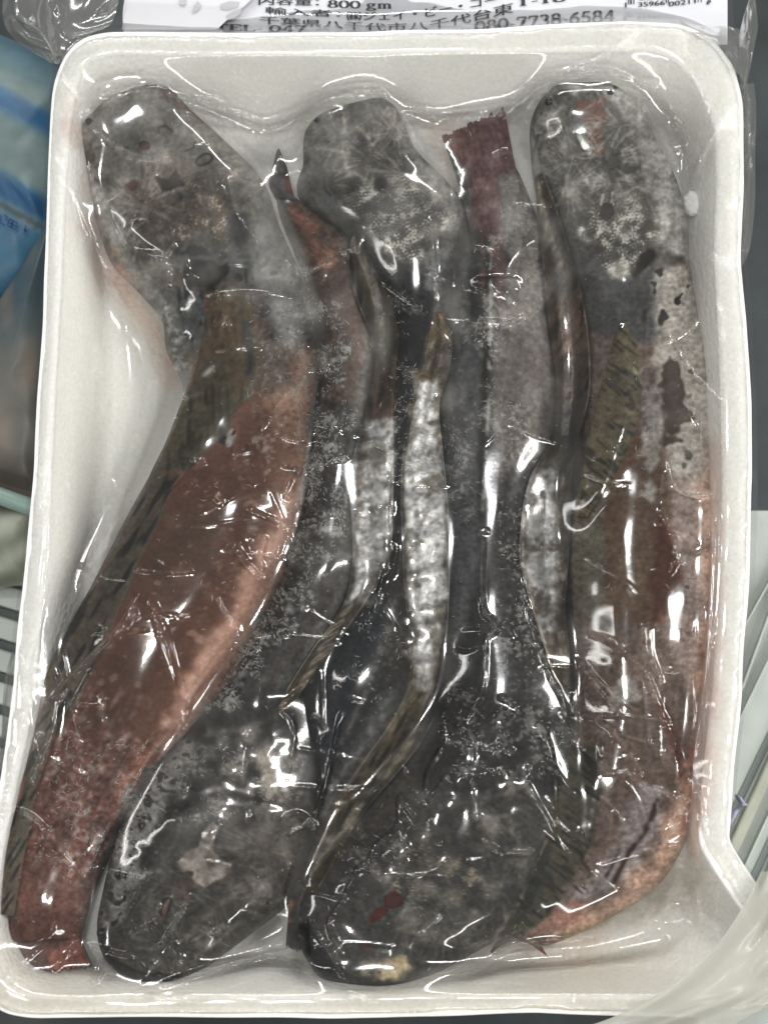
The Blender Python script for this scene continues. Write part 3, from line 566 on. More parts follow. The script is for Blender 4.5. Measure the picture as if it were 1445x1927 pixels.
M_DKSLOT = simple('dark_slot', (108, 116, 114), .5, .1, 30)
M_LILAC = simple('lilac_film_scrap', (176, 176, 200), .4, .1, 300)
def film_mat(name, haze0, rough, tint, milk=(222, 220, 214), gain=1.15, bd=.000012, bs=300):
    q = NT(name)
    tr = q.n('ShaderNodeBsdfTransparent'); tr.inputs[0].default_value = (*tint, 1)
    gl = q.n('ShaderNodeBsdfGlossy'); gl.inputs['Roughness'].default_value = rough; gl.inputs[0].default_value = (1, 1, 1, 1)
    fr = q.n('ShaderNodeFresnel'); fr.inputs[0].default_value = 1.5
    mu = q.n('ShaderNodeMath', operation='MULTIPLY', use_clamp=True); mu.inputs[1].default_value = gain
    q.l(fr.outputs[0], mu.inputs[0])
    tc = q.n('ShaderNodeTexCoord'); nz = q.n('ShaderNodeTexNoise'); nz.inputs['Scale'].default_value = bs; nz.inputs['Detail'].default_value = 2; q.l(tc.outputs['Object'], nz.inputs['Vector'])
    bp = q.n('ShaderNodeBump'); bp.inputs['Strength'].default_value = 1; bp.inputs['Distance'].default_value = bd; q.l(nz.outputs[0], bp.inputs['Height'])
    q.l(bp.outputs[0], gl.inputs['Normal'])
    m1 = q.n('ShaderNodeMixShader'); q.l(mu.outputs[0], m1.inputs[0]); q.l(tr.outputs[0], m1.inputs[1]); q.l(gl.outputs[0], m1.inputs[2])
    df = q.n('ShaderNodeBsdfDiffuse'); df.inputs[0].default_value = (*(lin(milk)), 1)
    tl = q.n('ShaderNodeBsdfTranslucent'); tl.inputs[0].default_value = (*(lin(milk)), 1)
    ms = q.n('ShaderNodeMixShader'); ms.inputs[0].default_value = .4; q.l(df.outputs[0], ms.inputs[1]); q.l(tl.outputs[0], ms.inputs[2])
    at = q.n('ShaderNodeAttribute'); at.attribute_name = 'haze'
    ad = q.n('ShaderNodeMath', operation='ADD', use_clamp=True); ad.inputs[1].default_value = haze0; q.l(at.outputs['Fac'], ad.inputs[0])
    m2 = q.n('ShaderNodeMixShader'); q.l(ad.outputs[0], m2.inputs[0]); q.l(m1.outputs[0], m2.inputs[1]); q.l(ms.outputs[0], m2.inputs[2])
    q.l(m2.outputs[0], q.out.inputs[0])
    return q.m
M_FILM = film_mat('clear_vacuum_film', .006, .085, (.975, .975, .97))
M_FLAP = film_mat('loose_film', .12, .14, (.94, .94, .935), gain=2.2)
M_MILKY = film_mat('milky_loose_film', .74, .22, (.95, .95, .94), (206, 206, 196), gain=1.5)

# ================================================================== SETTING BENEATH
fl = mesh_obj('freezer_floor', [(-1.2, -1.2, -.09), (1.2, -1.2, -.09), (1.2, 1.2, -.09), (-1.2, 1.2, -.09)], [(0, 1, 2, 3)], M_FLOOR)
tag(fl, kind='structure')

# ================================================================== FOAM TRAY
OUT = [(160,72),(135,90),(118,115),(108,140),(100,170),(96,220),(91,330),(86,480),(81,600),(71,740),(64,880),(50,1040),(30,1220),(24,1300),(12,1390),(0,1480),(-22,1600),(-38,1700),(-42,1800),(-28,1880),(10,1908),(60,1917),(400,1913),(722,1916),(1010,1908),(1200,1913),(1340,1915),(1420,1905),(1466,1868),(1478,1800),(1462,1725),(1426,1664),(1369,1594),(1372,1560),(1380,1450),(1395,1300),(1405,1150),(1412,1000),(1415,900),(1413,760),(1403,600),(1392,490),(1394,440),(1399,350),(1398,230),(1396,190),(1380,130),(1345,82),(1310,58),(1275,46),(1180,40),(1100,44),(900,55),(700,62),(400,63),(200,63)]
RIN = [(178,110),(160,128),(150,150),(142,190),(136,230),(127,330),(122,480),(116,600),(108,740),(102,880),(92,1040),(75,1220),(68,1300),(52,1390),(32,1480),(8,1600),(-6,1700),(-8,1780),(8,1842),(50,1864),(120,1868),(400,1866),(722,1868),(1010,1866),(1200,1868),(1330,1866),(1390,1850),(1415,1815),(1418,1770),(1400,1715),(1360,1660),(1316,1610),(1312,1560),(1320,1450),(1338,1300),(1348,1150),(1355,1000),(1356,900),(1354,760),(1348,600),(1342,490),(1342,440),(1346,350),(1345,260),(1335,215),(1312,165),(1290,135),(1262,110),(1230,98),(1100,98),(900,103),(700,106),(400,106),(220,103)]
FLO = [(235,238),(215,250),(205,275),(200,320),(194,420),(190,600),(182,740),(176,880),(168,1040),(150,1220),(138,1300),(105,1390),(74,1480),(52,1600),(42,1690),(48,1750),(90,1782),(170,1800),(400,1802),(722,1806),(1010,1806),(1180,1804),(1262,1790),(1290,1740),(1290,1650),(1285,1560),(1282,1450),(1284,1300),(1286,1150),(1286,900),(1284,600),(1280,400),(1276,300),(1262,255),(1235,238),(900,236),(500,236)]
CX, CY = 715.0, 985.0
NT_ = 960
TH = np.linspace(0, 2 * math.pi, NT_, endpoint=False)
c0 = W(CX, CY, 0.0)
def ring(poly, z, smooth=7):
    P = np.asarray(poly, float); Wd = W(P[:, 0], P[:, 1], z)[:, :2] - c0[:2]
    a = np.arctan2(Wd[:, 1], Wd[:, 0]); A = Wd; B = np.roll(Wd, -1, 0)
    r = np.zeros(NT_)
    for (ax, ay), (bx, by) in zip(A, B):
        ex, ey = bx - ax, by - ay
        den = np.cos(TH) * ey - np.sin(TH) * ex
        den = np.where(np.abs(den) < 1e-12, 1e-12, den)
        t = (ax * ey - ay * ex) / den; s = (np.cos(TH) * ay - np.sin(TH) * ax) / den * -1
        s = (ax * np.sin(TH) - ay * np.cos(TH)) / den
        ok = (s >= -1e-6) & (s <= 1 + 1e-6) & (t > 0)
        r = np.where(ok, np.maximum(r, t), r)
    k = np.hanning(smooth + 2)[1:-1]; k /= k.sum()
    rp = np.r_[r[-smooth:], r, r[:smooth]]
    return np.convolve(rp, k, 'same')[smooth:-smooth]
ZR = .027
r_out = ring(OUT, ZR); r_in = ring(RIN, ZR); r_fl = ring(FLO, 0.002, 25)
wob = 1 + .0012 * np.convolve(np.r_[rng.standard_normal(NT_ + 40)], np.hanning(40) / 4, 'valid')[:NT_]
r_out = r_out * wob
prof = [(r_out - .019, -.006), (r_out - .004, .019), (r_out - .0012, .0245), (r_out, .0268), (r_out - .0004, .0283), (r_out - .0014, ZR)]
n_r = 10
for k in range(1, n_r): prof.append((r_out - .0014 + (r_in + .0012 - r_out + .0014) * k / n_r, ZR + .0003 * math.sin(math.pi * k / n_r)))
rim_prof = prof + [(r_in + .0012, ZR - .0001), (r_in + .0003, ZR - .0008)]
n_w = 26; wall_prof = []
for k in range(n_w + 1):
    t = k / n_w
    # S-shaped wall: fillet at rim, straight, fillet to the floor
    zz = ZR - .0008 - (ZR - .0028) * (t**1.08 * 1.0 if t < .86 else (t**1.08 * (1 - (t - .86) * .15)))
    wall_prof.append((r_in + .0003 + (r_fl - r_in - .0003) * t, zz))
zl = wall_prof[-1][1]
for k in range(1, 40):
    t = k / 40
    wall_prof.append((r_fl * (1 - t) + 1e-4 * t, zl * max(0, 1 - t * 9)**2 + .00005))
def tray_mesh(name, pr, parent, close_center):
    V = np.concatenate([np.stack([c0[0] + r * np.cos(TH), c0[1] + r * np.sin(TH), np.full(NT_, z)], -1) for r, z in pr])
    F = gridfaces(len(pr), NT_, True)
    o = mesh_obj(name, V, F[:, ::-1].copy(), M_FOAM, parent)
    px, py = PX(V); return o, V, px, py
tray = thing('foam_tray', 'white foam meat tray with broad rounded rim holding the five fish', 'tray')
o1, V1, p1x, p1y = tray_mesh('rim', rim_prof, tray, False)
o2, V2, p2x, p2y = tray_mesh('tray_well', wall_prof, tray, True)
# foam's own stains: thawed blood beside the fish
trgb = np.empty((NY, NX, 3)); trgb[:] = (223, 222, 217)
keep = rgb; rgb = trgb
cloudy([(120,190),(210,190),(240,560),(200,540),(150,400)], (176, 148, 140), .45, fe=50)
stroke([(190,430),(250,560),(300,640),(330,720)], 22, (216, 190, 174), .6)
paint([(1310,820),(1350,840),(1350,1300),(1326,1520),(1296,1540),(1300,1300)], (206, 172, 160), .55, fe=60)
paint([(1295,1500),(1325,1500),(1312,1610),(1285,1620)], (206, 186, 176), .6, fe=20)
paint([(800,230),(850,230),(870,420),(840,380)], (224, 208, 198), .6, fe=30)
paint([(960,1770),(1140,1740),(1120,1810),(990,1820)], (206, 190, 182), .5, fe=40)
cloudy([(-40,1780),(1460,1780),(1460,1930),(-40,1930)], (206, 202, 192), .6, sc=N150)
rgb = keep
for o, px, py in ((o1, p1x, p1y), (o2, p2x, p2y)): setcol(o, lin(samp(trgb, px, py)) / KALB)

# ================================================================== HEIGHT MAP (1 mm cells) for draping
HX0, HY0, HS = -.155, -.195, .001; HNX, HNY = 311, 411
HXg, HYg = np.meshgrid(HX0 + HS * np.arange(HNX), HY0 + HS * np.arange(HNY))
ang = np.arctan2(HYg - c0[1], HXg - c0[0]) % (2 * math.pi); rad = np.hypot(HXg - c0[0], HYg - c0[1])
ai = np.minimum((ang / (2 * math.pi) * NT_).astype(int), NT_ - 1)
ro, ri, rf = r_out[ai], r_in[ai], r_fl[ai]
H = np.where(rad > ro, .0125, np.where(rad > ri, ZR + .0002, np.where(rad > rf, .002 + (ZR - .002) * np.clip((rad - rf) / (ri - rf), 0, 1), .0008)))
Hbase = H.copy()
def splat(V, arr):
    i = np.clip(np.round((V[:, 0] - HX0) / HS).astype(int), 0, HNX - 1); j = np.clip(np.round((V[:, 1] - HY0) / HS).astype(int), 0, HNY - 1)
    np.maximum.at(arr, (j, i), V[:, 2])
def blur(a, n=1):
    for _ in range(n):
        p = np.pad(a, 1, mode='edge')
        a = (p[:-2, 1:-1] + p[2:, 1:-1] + p[1:-1, :-2] + p[1:-1, 2:] + 4 * p[1:-1, 1:-1]) / 8
    return a
def bil(arr, x, y, x0=HX0, y0=HY0, s=HS):
    gx = np.clip((x - x0) / s, 0, arr.shape[1] - 1.001); gy = np.clip((y - y0) / s, 0, arr.shape[0] - 1.001)
    i = gx.astype(int); j = gy.astype(int); fx = gx - i; fy = gy - j
    return arr[j, i] * (1 - fx) * (1 - fy) + arr[j, i + 1] * fx * (1 - fy) + arr[j + 1, i] * (1 - fx) * fy + arr[j + 1, i + 1] * fx * fy

# ================================================================== FISH BODIES
allV = []
def body(parent, st, zt, nu, nv=124, nb=12, p=2.9, q=2.0, zref=.009, lift_=None, nose=.022, tailz=.02):
    st = np.asarray(st, float).reshape(-1, 4)
    zt = np.asarray(zt, float) * .00088
    lf = np.zeros(len(st)) if lift_ is None else np.interp(np.arange(len(st)), lift_[0], lift_[1]) * .001
    S = catmull(np.c_[(st[:, 0] + st[:, 2]) / 2, (st[:, 1] + st[:, 3]) / 2, st, zt, lf], nu)
    lfu = np.clip(S[:, 7], 0, 1); L = W(S[:, 2], S[:, 3], zref + lfu)[:, :2]; R = W(S[:, 4], S[:, 5], zref + lfu)[:, :2]
    u = np.linspace(0, 1, nu)
    cap = np.sqrt(np.clip(1 - (1 - np.clip(u / nose, 0, 1))**2, 0, 1)); cap2 = np.sqrt(np.clip(1 - (1 - np.clip((1 - u) / tailz, 0, 1))**2, 0, 1))
    C = (L + R) / 2; A = (R - L) / 2
    wsc = (.80 + .20 * cap) * (.9 + .1 * cap2) * 1.035; zz = S[:, 6] * (.35 + .65 * cap) * (.55 + .45 * cap2)
    t = np.linspace(-1, 1, nv); v = np.sin(t * math.pi / 2 * .97) / math.sin(math.pi / 2 * .97)
    pu = p + 1.4 * (1 - sstep(u, .14, .30)); topz = (1 - np.abs(v)[None, :]**pu[:, None])**(1 / q)
    vb = np.linspace(1, -1, nb + 2)[1:-1]
    V = []
    T = np.concatenate([v, vb])
    X = C[:, None, :] + A[:, None, :] * wsc[:, None, None] * T[None, :, None]
    Zc = np.concatenate([.0012 + zz[:, None] * topz, np.full((nu, nb), .0012)], 1) + lfu[:, None]
    V = np.concatenate([X, Zc[..., None]], -1).reshape(-1, 3)
    top = np.tile(np.concatenate([np.ones(nv, bool), np.zeros(nb, bool)]), nu)
    px, py = PX(V); px = np.where(np.isfinite(px), px, 0)
    wgt = np.concatenate([np.clip(topz * 1.5, 0, 1), np.zeros((nu, nb))], 1).ravel()
    V[:, 2] += samp(bump, px, py) * .0008 * wgt
    m = nv + nb
    F = gridfaces(nu, m, True)
    ncap = [list(range(m))[::-1], list(range((nu - 1) * m, nu * m))]
    o = mesh_obj('body', V, F[:, ::-1].copy(), M_SKIN, parent)
    bmh = bmesh.new(); bmh.from_mesh(o.data); bmh.verts.ensure_lookup_table()
    for f in ncap:
        try: bmh.faces.new([bmh.verts[k] for k in f[::-1]]).smooth = True
        except ValueError: pass
    bmh.normal_update(); bmh.to_mesh(o.data); bmh.free()
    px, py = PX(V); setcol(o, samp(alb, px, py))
    allV.append((V[top], wgt[top])); splat(V[top], H)
    return o
A = thing('snakehead_fish', 'whole frozen fish with head in the top left corner and bare red-brown belly', 'fish', 'five frozen fish packed head to tail')
B = thing('snakehead_fish', 'dark fish with head in the bottom left, beside the red-bellied fish', 'fish', 'five frozen fish packed head to tail')
Cc = thing('snakehead_fish', 'middle fish with cream-flecked head at the top centre and black back', 'fish', 'five frozen fish packed head to tail')
D = thing('snakehead_fish', 'fish with red-spotted head at bottom centre and maroon tail at the top', 'fish', 'five frozen fish packed head to tail')
E = thing('snakehead_fish', 'fish with head in the top right corner and pink belly along the tray wall', 'fish', 'five frozen fish packed head to tail')
body(A, [((148,232),(202,168)),((146,262),(302,156)),((160,320),(360,205)),((180,400),(430,270)),((210,480),(490,335)),((265,540),(522,420)),((305,590),(562,510)),((315,650),(597,600)),((345,720),(606,680)),((325,800),(599,780)),((285,890),(600,880)),((235,980),(590,970)),((180,1090),(535,1115)),((125,1190),(462,1235)),((92,1270),(395,1355)),((70,1370),(322,1450)),((40,1490),(236,1540)),((18,1600),(186,1640)),((8,1700),(156,1720)),((6,1775),(146,1768))],
     [9,15,19,22,24,25,25,25,26,28,30,31,31,30,28,26,23,18,13,8], 980, lift_=([0,1,2,3.5,16,17,18,19], [12,9,4,0,0,3,8,11]))
body(B, [((238,1853),(318,1864)),((194,1802),(383,1820)),((183,1745),(470,1755)),((195,1680),(545,1690)),((215,1600),(575,1610)),((245,1520),(595,1540)),((290,1440),(600,1460)),((340,1390),(592,1380)),((385,1340),(566,1310)),((416,1285),(590,1260)),((486,1180),(650,1150)),((540,1060),(684,1060)),((572,950),(684,950)),((586,830),(698,820)),((604,700),(706,700)),((598,610),(703,610)),((578,530),(684,520)),((553,460),(662,450)),((528,400),(606,412)),((517,358),(556,366))],
     [9,16,21,25,27,28,28,28,27,27,27,27,26,26,25,23,21,19,16,12], 980, lift_=([0,1,2.5], [12,6,0]))
body(Cc, [((592,205),(728,168)),((574,242),(752,206)),((572,300),(785,280)),((562,345),(845,345)),((590,400),(882,395)),((650,450),(876,455)),((690,490),(854,520)),((715,560),(846,580)),((733,640),(850,650)),((715,740),(834,735)),((685,820),(828,820)),((668,920),(836,920)),((672,1010),(850,1010)),((672,1090),(850,1110)),((635,1160),(846,1210)),((570,1270),(832,1310)),((560,1340),(772,1400)),((590,1430),(706,1480)),((592,1510),(652,1555)),((575,1590),(617,1640)),((555,1660),(587,1720))],
     [10,14,18,21,23,24,24,23,23,24,25,25,25,25,25,24,22,20,17,13,9], 980, lift_=([0,1,2,3], [9,6,2,0]))
body(D, [((594,1842),(706,1870)),((568,1784),(783,1848)),((565,1715),(882,1797)),((580,1665),(974,1738)),((625,1600),(1034,1652)),((690,1520),(1064,1560)),((750,1450),(1072,1480)),((800,1390),(1066,1400)),((830,1320),(1062,1320)),((830,1240),(1060,1230)),((832,1140),(1030,1130)),((828,1030),(1012,1030)),((822,920),(1020,930)),((828,820),(1042,820)),((834,700),(1050,700)),((842,600),(1046,600)),((858,500),(1040,500)),((885,420),(1017,420)),((882,350),(990,345)),((866,300),(970,295))],
     [10,17,22,26,29,30,30,30,29,28,27,26,26,26,25,24,22,19,14,9], 980, lift_=([0,1,2,3.5], [13,8,3,0]))
body(E, [((1038,148),(1162,146)),((1006,208),(1208,206)),((1006,280),(1245,280)),((1015,345),(1274,345)),((1035,420),(1292,420)),((1065,500),(1296,500)),((1074,590),(1314,590)),((1088,690),(1338,690)),((1084,800),(1348,800)),((1066,930),(1354,930)),((1058,1050),(1358,1050)),((1062,1160),(1354,1160)),((1068,1260),(1338,1270)),((1070,1360),(1320,1380)),((1052,1470),(1308,1500)),((1030,1580),(1287,1590)),((995,1660),(1228,1677)),((965,1725),(1122,1742)),((955,1768),(1035,1782))],
     [11,17,21,24,26,27,27,27,27,28,28,28,27,26,25,23,20,15,10], 980, lift_=([0,1,2,3,4.5], [14,10,5,2,0]))

def surf(px, py, arr, it=4, off=0.0):
    z = np.full(np.shape(px), .015)
    for _ in range(it):
        P = W(px, py, z); z = bil(arr, P[..., 0], P[..., 1]) + off
    return W(px, py, z)
# ------------------------------------------------------------------ fins
def fin(parent, name, st, nu, nv=30, thick=.0007, hump=0, nh=0, rays=0, flat=None, lift_=0, under=.004, hu0=0, hu1=1, mat=None, rag=0):
    st = np.asarray(st, float).reshape(-1, 4)
    S = catmull(np.c_[(st[:, 0] + st[:, 2]) / 2, (st[:, 1] + st[:, 3]) / 2, st], nu)
    v = np.linspace(-1, 1, nv); u = np.linspace(0, 1, nu)
    PXs = S[:, 2:3] * (1 - (v + 1) / 2) + S[:, 4:5] * (v + 1) / 2; PYs = S[:, 3:4] * (1 - (v + 1) / 2) + S[:, 5:6] * (v + 1) / 2
    if rag:
        g_r = np.random.default_rng(nu).standard_normal(nv); g_r = np.convolve(np.r_[g_r, g_r], [.3, .4, .3], 'same')[:nv] + np.sin(np.arange(nv) * 1.9) * .6
        dxr, dyr = S[-1, 0] - S[-6, 0], S[-1, 1] - S[-6, 1]; dn = math.hypot(dxr, dyr); wu = sstep(u, .55, 1)[:, None] * (g_r * rag)[None, :]
        PXs = PXs + wu * dxr / dn; PYs = PYs + wu * dyr / dn
    if flat is None:
        Hb = blur(np.maximum(H, blur(H, 8)), 2); P = surf(PXs, PYs, Hb)
        zc = P[..., 2].mean(1)[:, None]; z = np.maximum(P[..., 2], zc - .0002) + np.interp(u, np.linspace(0, 1, len(np.atleast_1d(lift_))), np.atleast_1d(lift_))[:, None]
        def cv(a, n, ax):
            kk = np.hanning(n + 2)[1:-1]; kk /= kk.sum(); pw = [(0, 0), (0, 0)]; pw[ax] = (n // 2, n // 2)
            return np.apply_along_axis(lambda r_: np.convolve(r_, kk, 'valid'), ax, np.pad(a, pw, mode='edge'))
        z = cv(cv(z, 13, 1), 21, 0)
    else: z = np.zeros(PXs.shape) + np.interp(u, [0, 1], flat)[:, None]
    pf = (1 - np.abs(v)**2.5)**.6
    z = z + thick * pf[None, :]
    if rays: z = z + .00010 * pf[None, :] * np.sin(u[:, None] * rays + v[None, :] * 2.4 + .4 * np.sin(u[:, None] * rays * .23))
    if hump:
        hh = np.sin(math.pi * nh * u)**2; hh = hh * sstep(u, hu0, hu0 + .06) * (1 - sstep(u, hu1 - .06, hu1))
        z = z + hump * hh[:, None] * ((1 - v**4)**.5)[None, :]
    P = W(PXs, PYs, z); Q = P.copy(); Q[..., 2] -= under * (pf[None, :] * .6 + .4)
    V = np.concatenate([P.reshape(-1, 3), Q.reshape(-1, 3)]); n = nu * nv
    F = gridfaces(nu, nv); F2 = F[:, ::-1] + n
    e1 = np.arange(nu - 1) * nv; s1 = np.stack([e1, e1 + n, e1 + nv + n, e1 + nv], -1)
    e2 = e1 + nv - 1; s2 = np.stack([e2, e2 + nv, e2 + nv + n, e2 + n], -1)
    f1 = np.arange(nv - 1); s3 = np.stack([f1, f1 + 1, f1 + 1 + n, f1 + n], -1)
    f2 = f1 + (nu - 1) * nv; s4 = np.stack([f2, f2 + n, f2 + 1 + n, f2 + 1], -1)
    o = mesh_obj(name, V, np.concatenate([F, F2, s1, s2, s3, s4])[:, ::-1].copy(), M_SILV if hump else M_FIN, parent)
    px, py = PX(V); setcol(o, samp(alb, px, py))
    allV.append((P.reshape(-1, 3), np.ones(n)))
    return P.reshape(-1, 3)
fv = []
fv.append(fin(A, 'dorsal_fin', [((288,885),(338,897)),((240,975),(297,987)),((183,1085),(247,1097)),((128,1185),(202,1207)),((88,1270),(162,1292)),((68,1370),(107,1382)),((40,1480),(72,1492)),((13,1600),(47,1612)),((3,1720),(27,1725))], 260, rays=150, thick=.0008))
fv.append(fin(A, 'pectoral_fin', [((396,545),(440,535)),((390,600),(480,590)),((368,680),(492,670)),((343,755),(468,742)),((313,830),(415,812)),((286,886),(360,882)),((262,940),(308,942)),((246,985),(262,988))], 150, 44, rays=60, thick=.0015))
fv.append(fin(A, 'tail_fin', [((4,1745),(146,1745)),((2,1790),(158,1782)),((4,1840),(174,1818))], 50, 60, rays=0, rag=4, flat=(.0120, .0145), thick=.001))
fv.append(fin(B, 'dorsal_fin', [((660,450),(674,430)),((654,500),(692,480)),((669,560),(724,540)),((699,640),(749,620)),((704,700),(746,690)),((689,770),(741,760)),((666,850),(742,850)),((658,930),(742,930)),((662,1000),(740,1000)),((662,1070),(730,1060)),((645,1140),(689,1132)),((590,1218),(640,1202)),((550,1280),(590,1272)),((520,1332),(546,1332))], 320, lift_=[.002, .0012, .0005], rays=170, hump=.0005, nh=14, hu0=.40, hu1=.75))
fv.append(fin(B, 'tail_fin', [((521,284),(525,278)),((512,320),(541,318)),((506,346),(553,366)),((518,372),(560,375))], 50, 24, flat=(.012, .016), thick=.001))
fv.append(fin(Cc, 'dorsal_fin', [((812,592),(832,587)),((801,640),(850,640)),((788,700),(845,700)),((773,770),(827,762)),((758,850),(834,850)),((754,930),(842,930)),((756,1010),(846,1010)),((760,1100),(846,1100)),((768,1180),(840,1192)),((773,1270),(816,1292)),((745,1340),(800,1382)),((690,1420),(750,1452)),((640,1490),(690,1522)),((598,1570),(640,1602)),((573,1640),(600,1672))], 380, rays=190, hump=.00055, nh=17, hu0=.22, hu1=.66))
fv.append(fin(Cc, 'tail_fin', [((556,1650),(592,1690)),((546,1690),(576,1715)),((541,1740),(570,1745)),((538,1780),(572,1786))], 60, 24, rag=5, flat=(.010, .006), thick=.001))
fv.append(fin(D, 'anal_fin', [((1007,337),(1022,326)),((1011,400),(1046,390)),((1019,480),(1071,470)),((1027,570),(1096,560)),((1039,660),(1109,650)),((1047,740),(1109,740)),((1039,820),(1087,830)),((996,900),(1076,900)),((980,980),(1074,980)),((978,1060),(1070,1060)),((999,1140),(1063,1140)),((1024,1220),(1071,1220)),((1044,1290),(1073,1290))], 340, 34, lift_=[.0030, .0026, .0014, .0006], rays=170, hump=.0005, nh=13, hu0=.5, hu1=.95))
fv.append(fin(D, 'tail_fin', [((900,520),(975,520)),((884,430),(985,430)),((868,360),(976,350)),((850,305),(964,285)),((832,256),(949,204))], 140, 60, rays=0, rag=3, flat=(.0235, .009), thick=.001))
fv.append(fin(E, 'pectoral_fin', [((1159,622),(1180,610)),((1143,680),(1202,670)),((1123,760),(1208,760)),((1103,840),(1182,842)),((1093,920),(1142,922)),((1087,972),(1106,974))], 180, 36, rays=110, thick=.0018))
fv.append(fin(E, 'dorsal_fin', [((1076,1390),(1130,1395)),((1054,1480),(1130,1490)),((1029,1570),(1111,1590)),((994,1650),(1071,1670)),((969,1710),(1021,1730)),((947,1755),(977,1765))], 180, 34, rays=110, thick=.001))
fv.append(fin(E, 'tail_fin', [((1010,1765),(1030,1800)),((965,1752),(985,1772)),((940,1765),(955,1780)),((922,1792),(927,1794))], 50, 16, flat=(.010, .008), thick=.001))
for q in fv: splat(q, H)
# ------------------------------------------------------------------ eyes, blood spots, bone
def blob(parent, name, px, py, rx, ry, rz, mat, off=0.0, ang=0, seed=0, lump=0, nu=16, nv=10):
    P = surf(np.array(px, float), np.array(py, float), H); g = np.random.default_rng(seed)
    th = np.linspace(0, 2 * math.pi, nu, endpoint=False); ph = np.linspace(.12, math.pi - .12, nv)
    d = np.stack([np.sin(ph)[:, None] * np.cos(th), np.sin(ph)[:, None] * np.sin(th), np.cos(ph)[:, None] * np.ones(nu)], -1)
    if lump: d = d * (1 + lump * (g.standard_normal((nv, nu, 1)) * .5 + np.sin(3 * th + seed)[None, :, None] * .4))
    c, s = math.cos(ang), math.sin(ang)
    X = d[..., 0] * rx; Y = d[..., 1] * ry
    V = np.stack([P[0] + X * c - Y * s, P[1] + X * s + Y * c, P[2] + off + d[..., 2] * rz], -1).reshape(-1, 3)
    F = [tuple(int(q) for q in f) for f in gridfaces(nv, nu, True)] + [tuple(range(nu))[::-1], tuple(range((nv - 1) * nu, nv * nu))]
    return mesh_obj(name, V, F, mat, parent)
M_BLOOD = simple('dried_blood', (66, 30, 25), .6, spec=.15)
M_BLOODB = simple('dark_blood', (50, 30, 24), .35)
for par, px, py, r in ((A, 167, 228, .0012), (Cc, 598, 226, .0011), (E, 1032, 191, .0013), (E, 1148, 174, .0011), (B, 192, 1756, .0016), (B, 300, 1836, .0013), (D, 596, 1822, .0013)):
    blob(par, 'eye', px, py, r, r, r * .8, M_EYE)
blob(A, 'blood_spot', 272, 273, .0017, .0013, .00015, M_BLOOD, .00004, .4, 3, .12)
blob(D, 'blood_spot', 740, 1694, .0029, .0025, .0002, M_BLOOD, .00004, .2, 4, .10)
blob(B, 'blood_spot', 312, 1706, .0013, .0030, .0004, M_BLOODB, .0001, -.35, 5, .10)
M_LUMP = simple('ice', (232, 232, 230), .5, spec=.3)
ic = blob(None, 'ice_lump', 1301, 386, .0030, .0042, .0022, M_LUMP, .0008, .1, 9, .20, 22, 14)
tag(ic, 'small white lump of frost beside the top right fish head', 'ice')
ic2 = blob(None, 'ice_lump', 1098, 270, .0014, .0034, .0004, M_ICE, .0002, .5, 10, .25)
tag(ic2, 'flat white frost flake lying on the top right fish head', 'ice')
# ------------------------------------------------------------------ frost needles between skin and film
AV = np.concatenate([a for a, b in allV]); AW = np.concatenate([b for a, b in allV])
apx, apy = PX(AV); fw = samp(frost, apx, apy) * np.clip(AW, 0, 1)**2 * np.clip(samp(N20, apx, apy) * .5 + .6, 0, 2) + .012 * (AW > .5)
inside = (apx > -20) & (apx < 1460) & (apy > 0) & (apy < 1940); fw = fw * inside
NN = 4200
idx = rng.choice(len(AV), NN, p=fw / fw.sum())
ln = rng.gamma(3.0, .00040, NN).clip(.0004, .0026); wd = rng.uniform(.00007, .00017, NN); th = rng.uniform(0, 2 * math.pi, NN); bend = rng.normal(0, .5, NN)
d1 = np.stack([np.cos(th), np.sin(th), rng.normal(0, .12, NN)], -1); d2 = np.stack([-np.sin(th), np.cos(th), 0 * th], -1); up = np.array([0, 0, 1.0])
b0 = AV[idx] + rng.normal(0, .0004, (NN, 3)) * [1, 1, 0] + up * .00022
mid = b0 + d2 * (bend * ln * .35)[:, None]
e0 = b0 - d1 * (ln / 2)[:, None]; e1 = b0 + d1 * (ln / 2)[:, None]
sd = d2 * wd[:, None]
NV = np.stack([e0, mid + sd, mid - sd, mid + up * wd[:, None], e1], 1).reshape(-1, 3)
k = np.arange(NN)[:, None, None] * 5
NF = (np.array([[0, 1, 3], [0, 3, 2], [1, 4, 3], [2, 3, 4], [0, 2, 1], [1, 2, 4]])[None] + k).reshape(-1, 3)
fr_ = mesh_obj('frost_needles', NV, NF, M_ICE, None, False)
tag(fr_, 'fine white frost needles scattered over the skin of the fish', 'frost', kind='stuff')

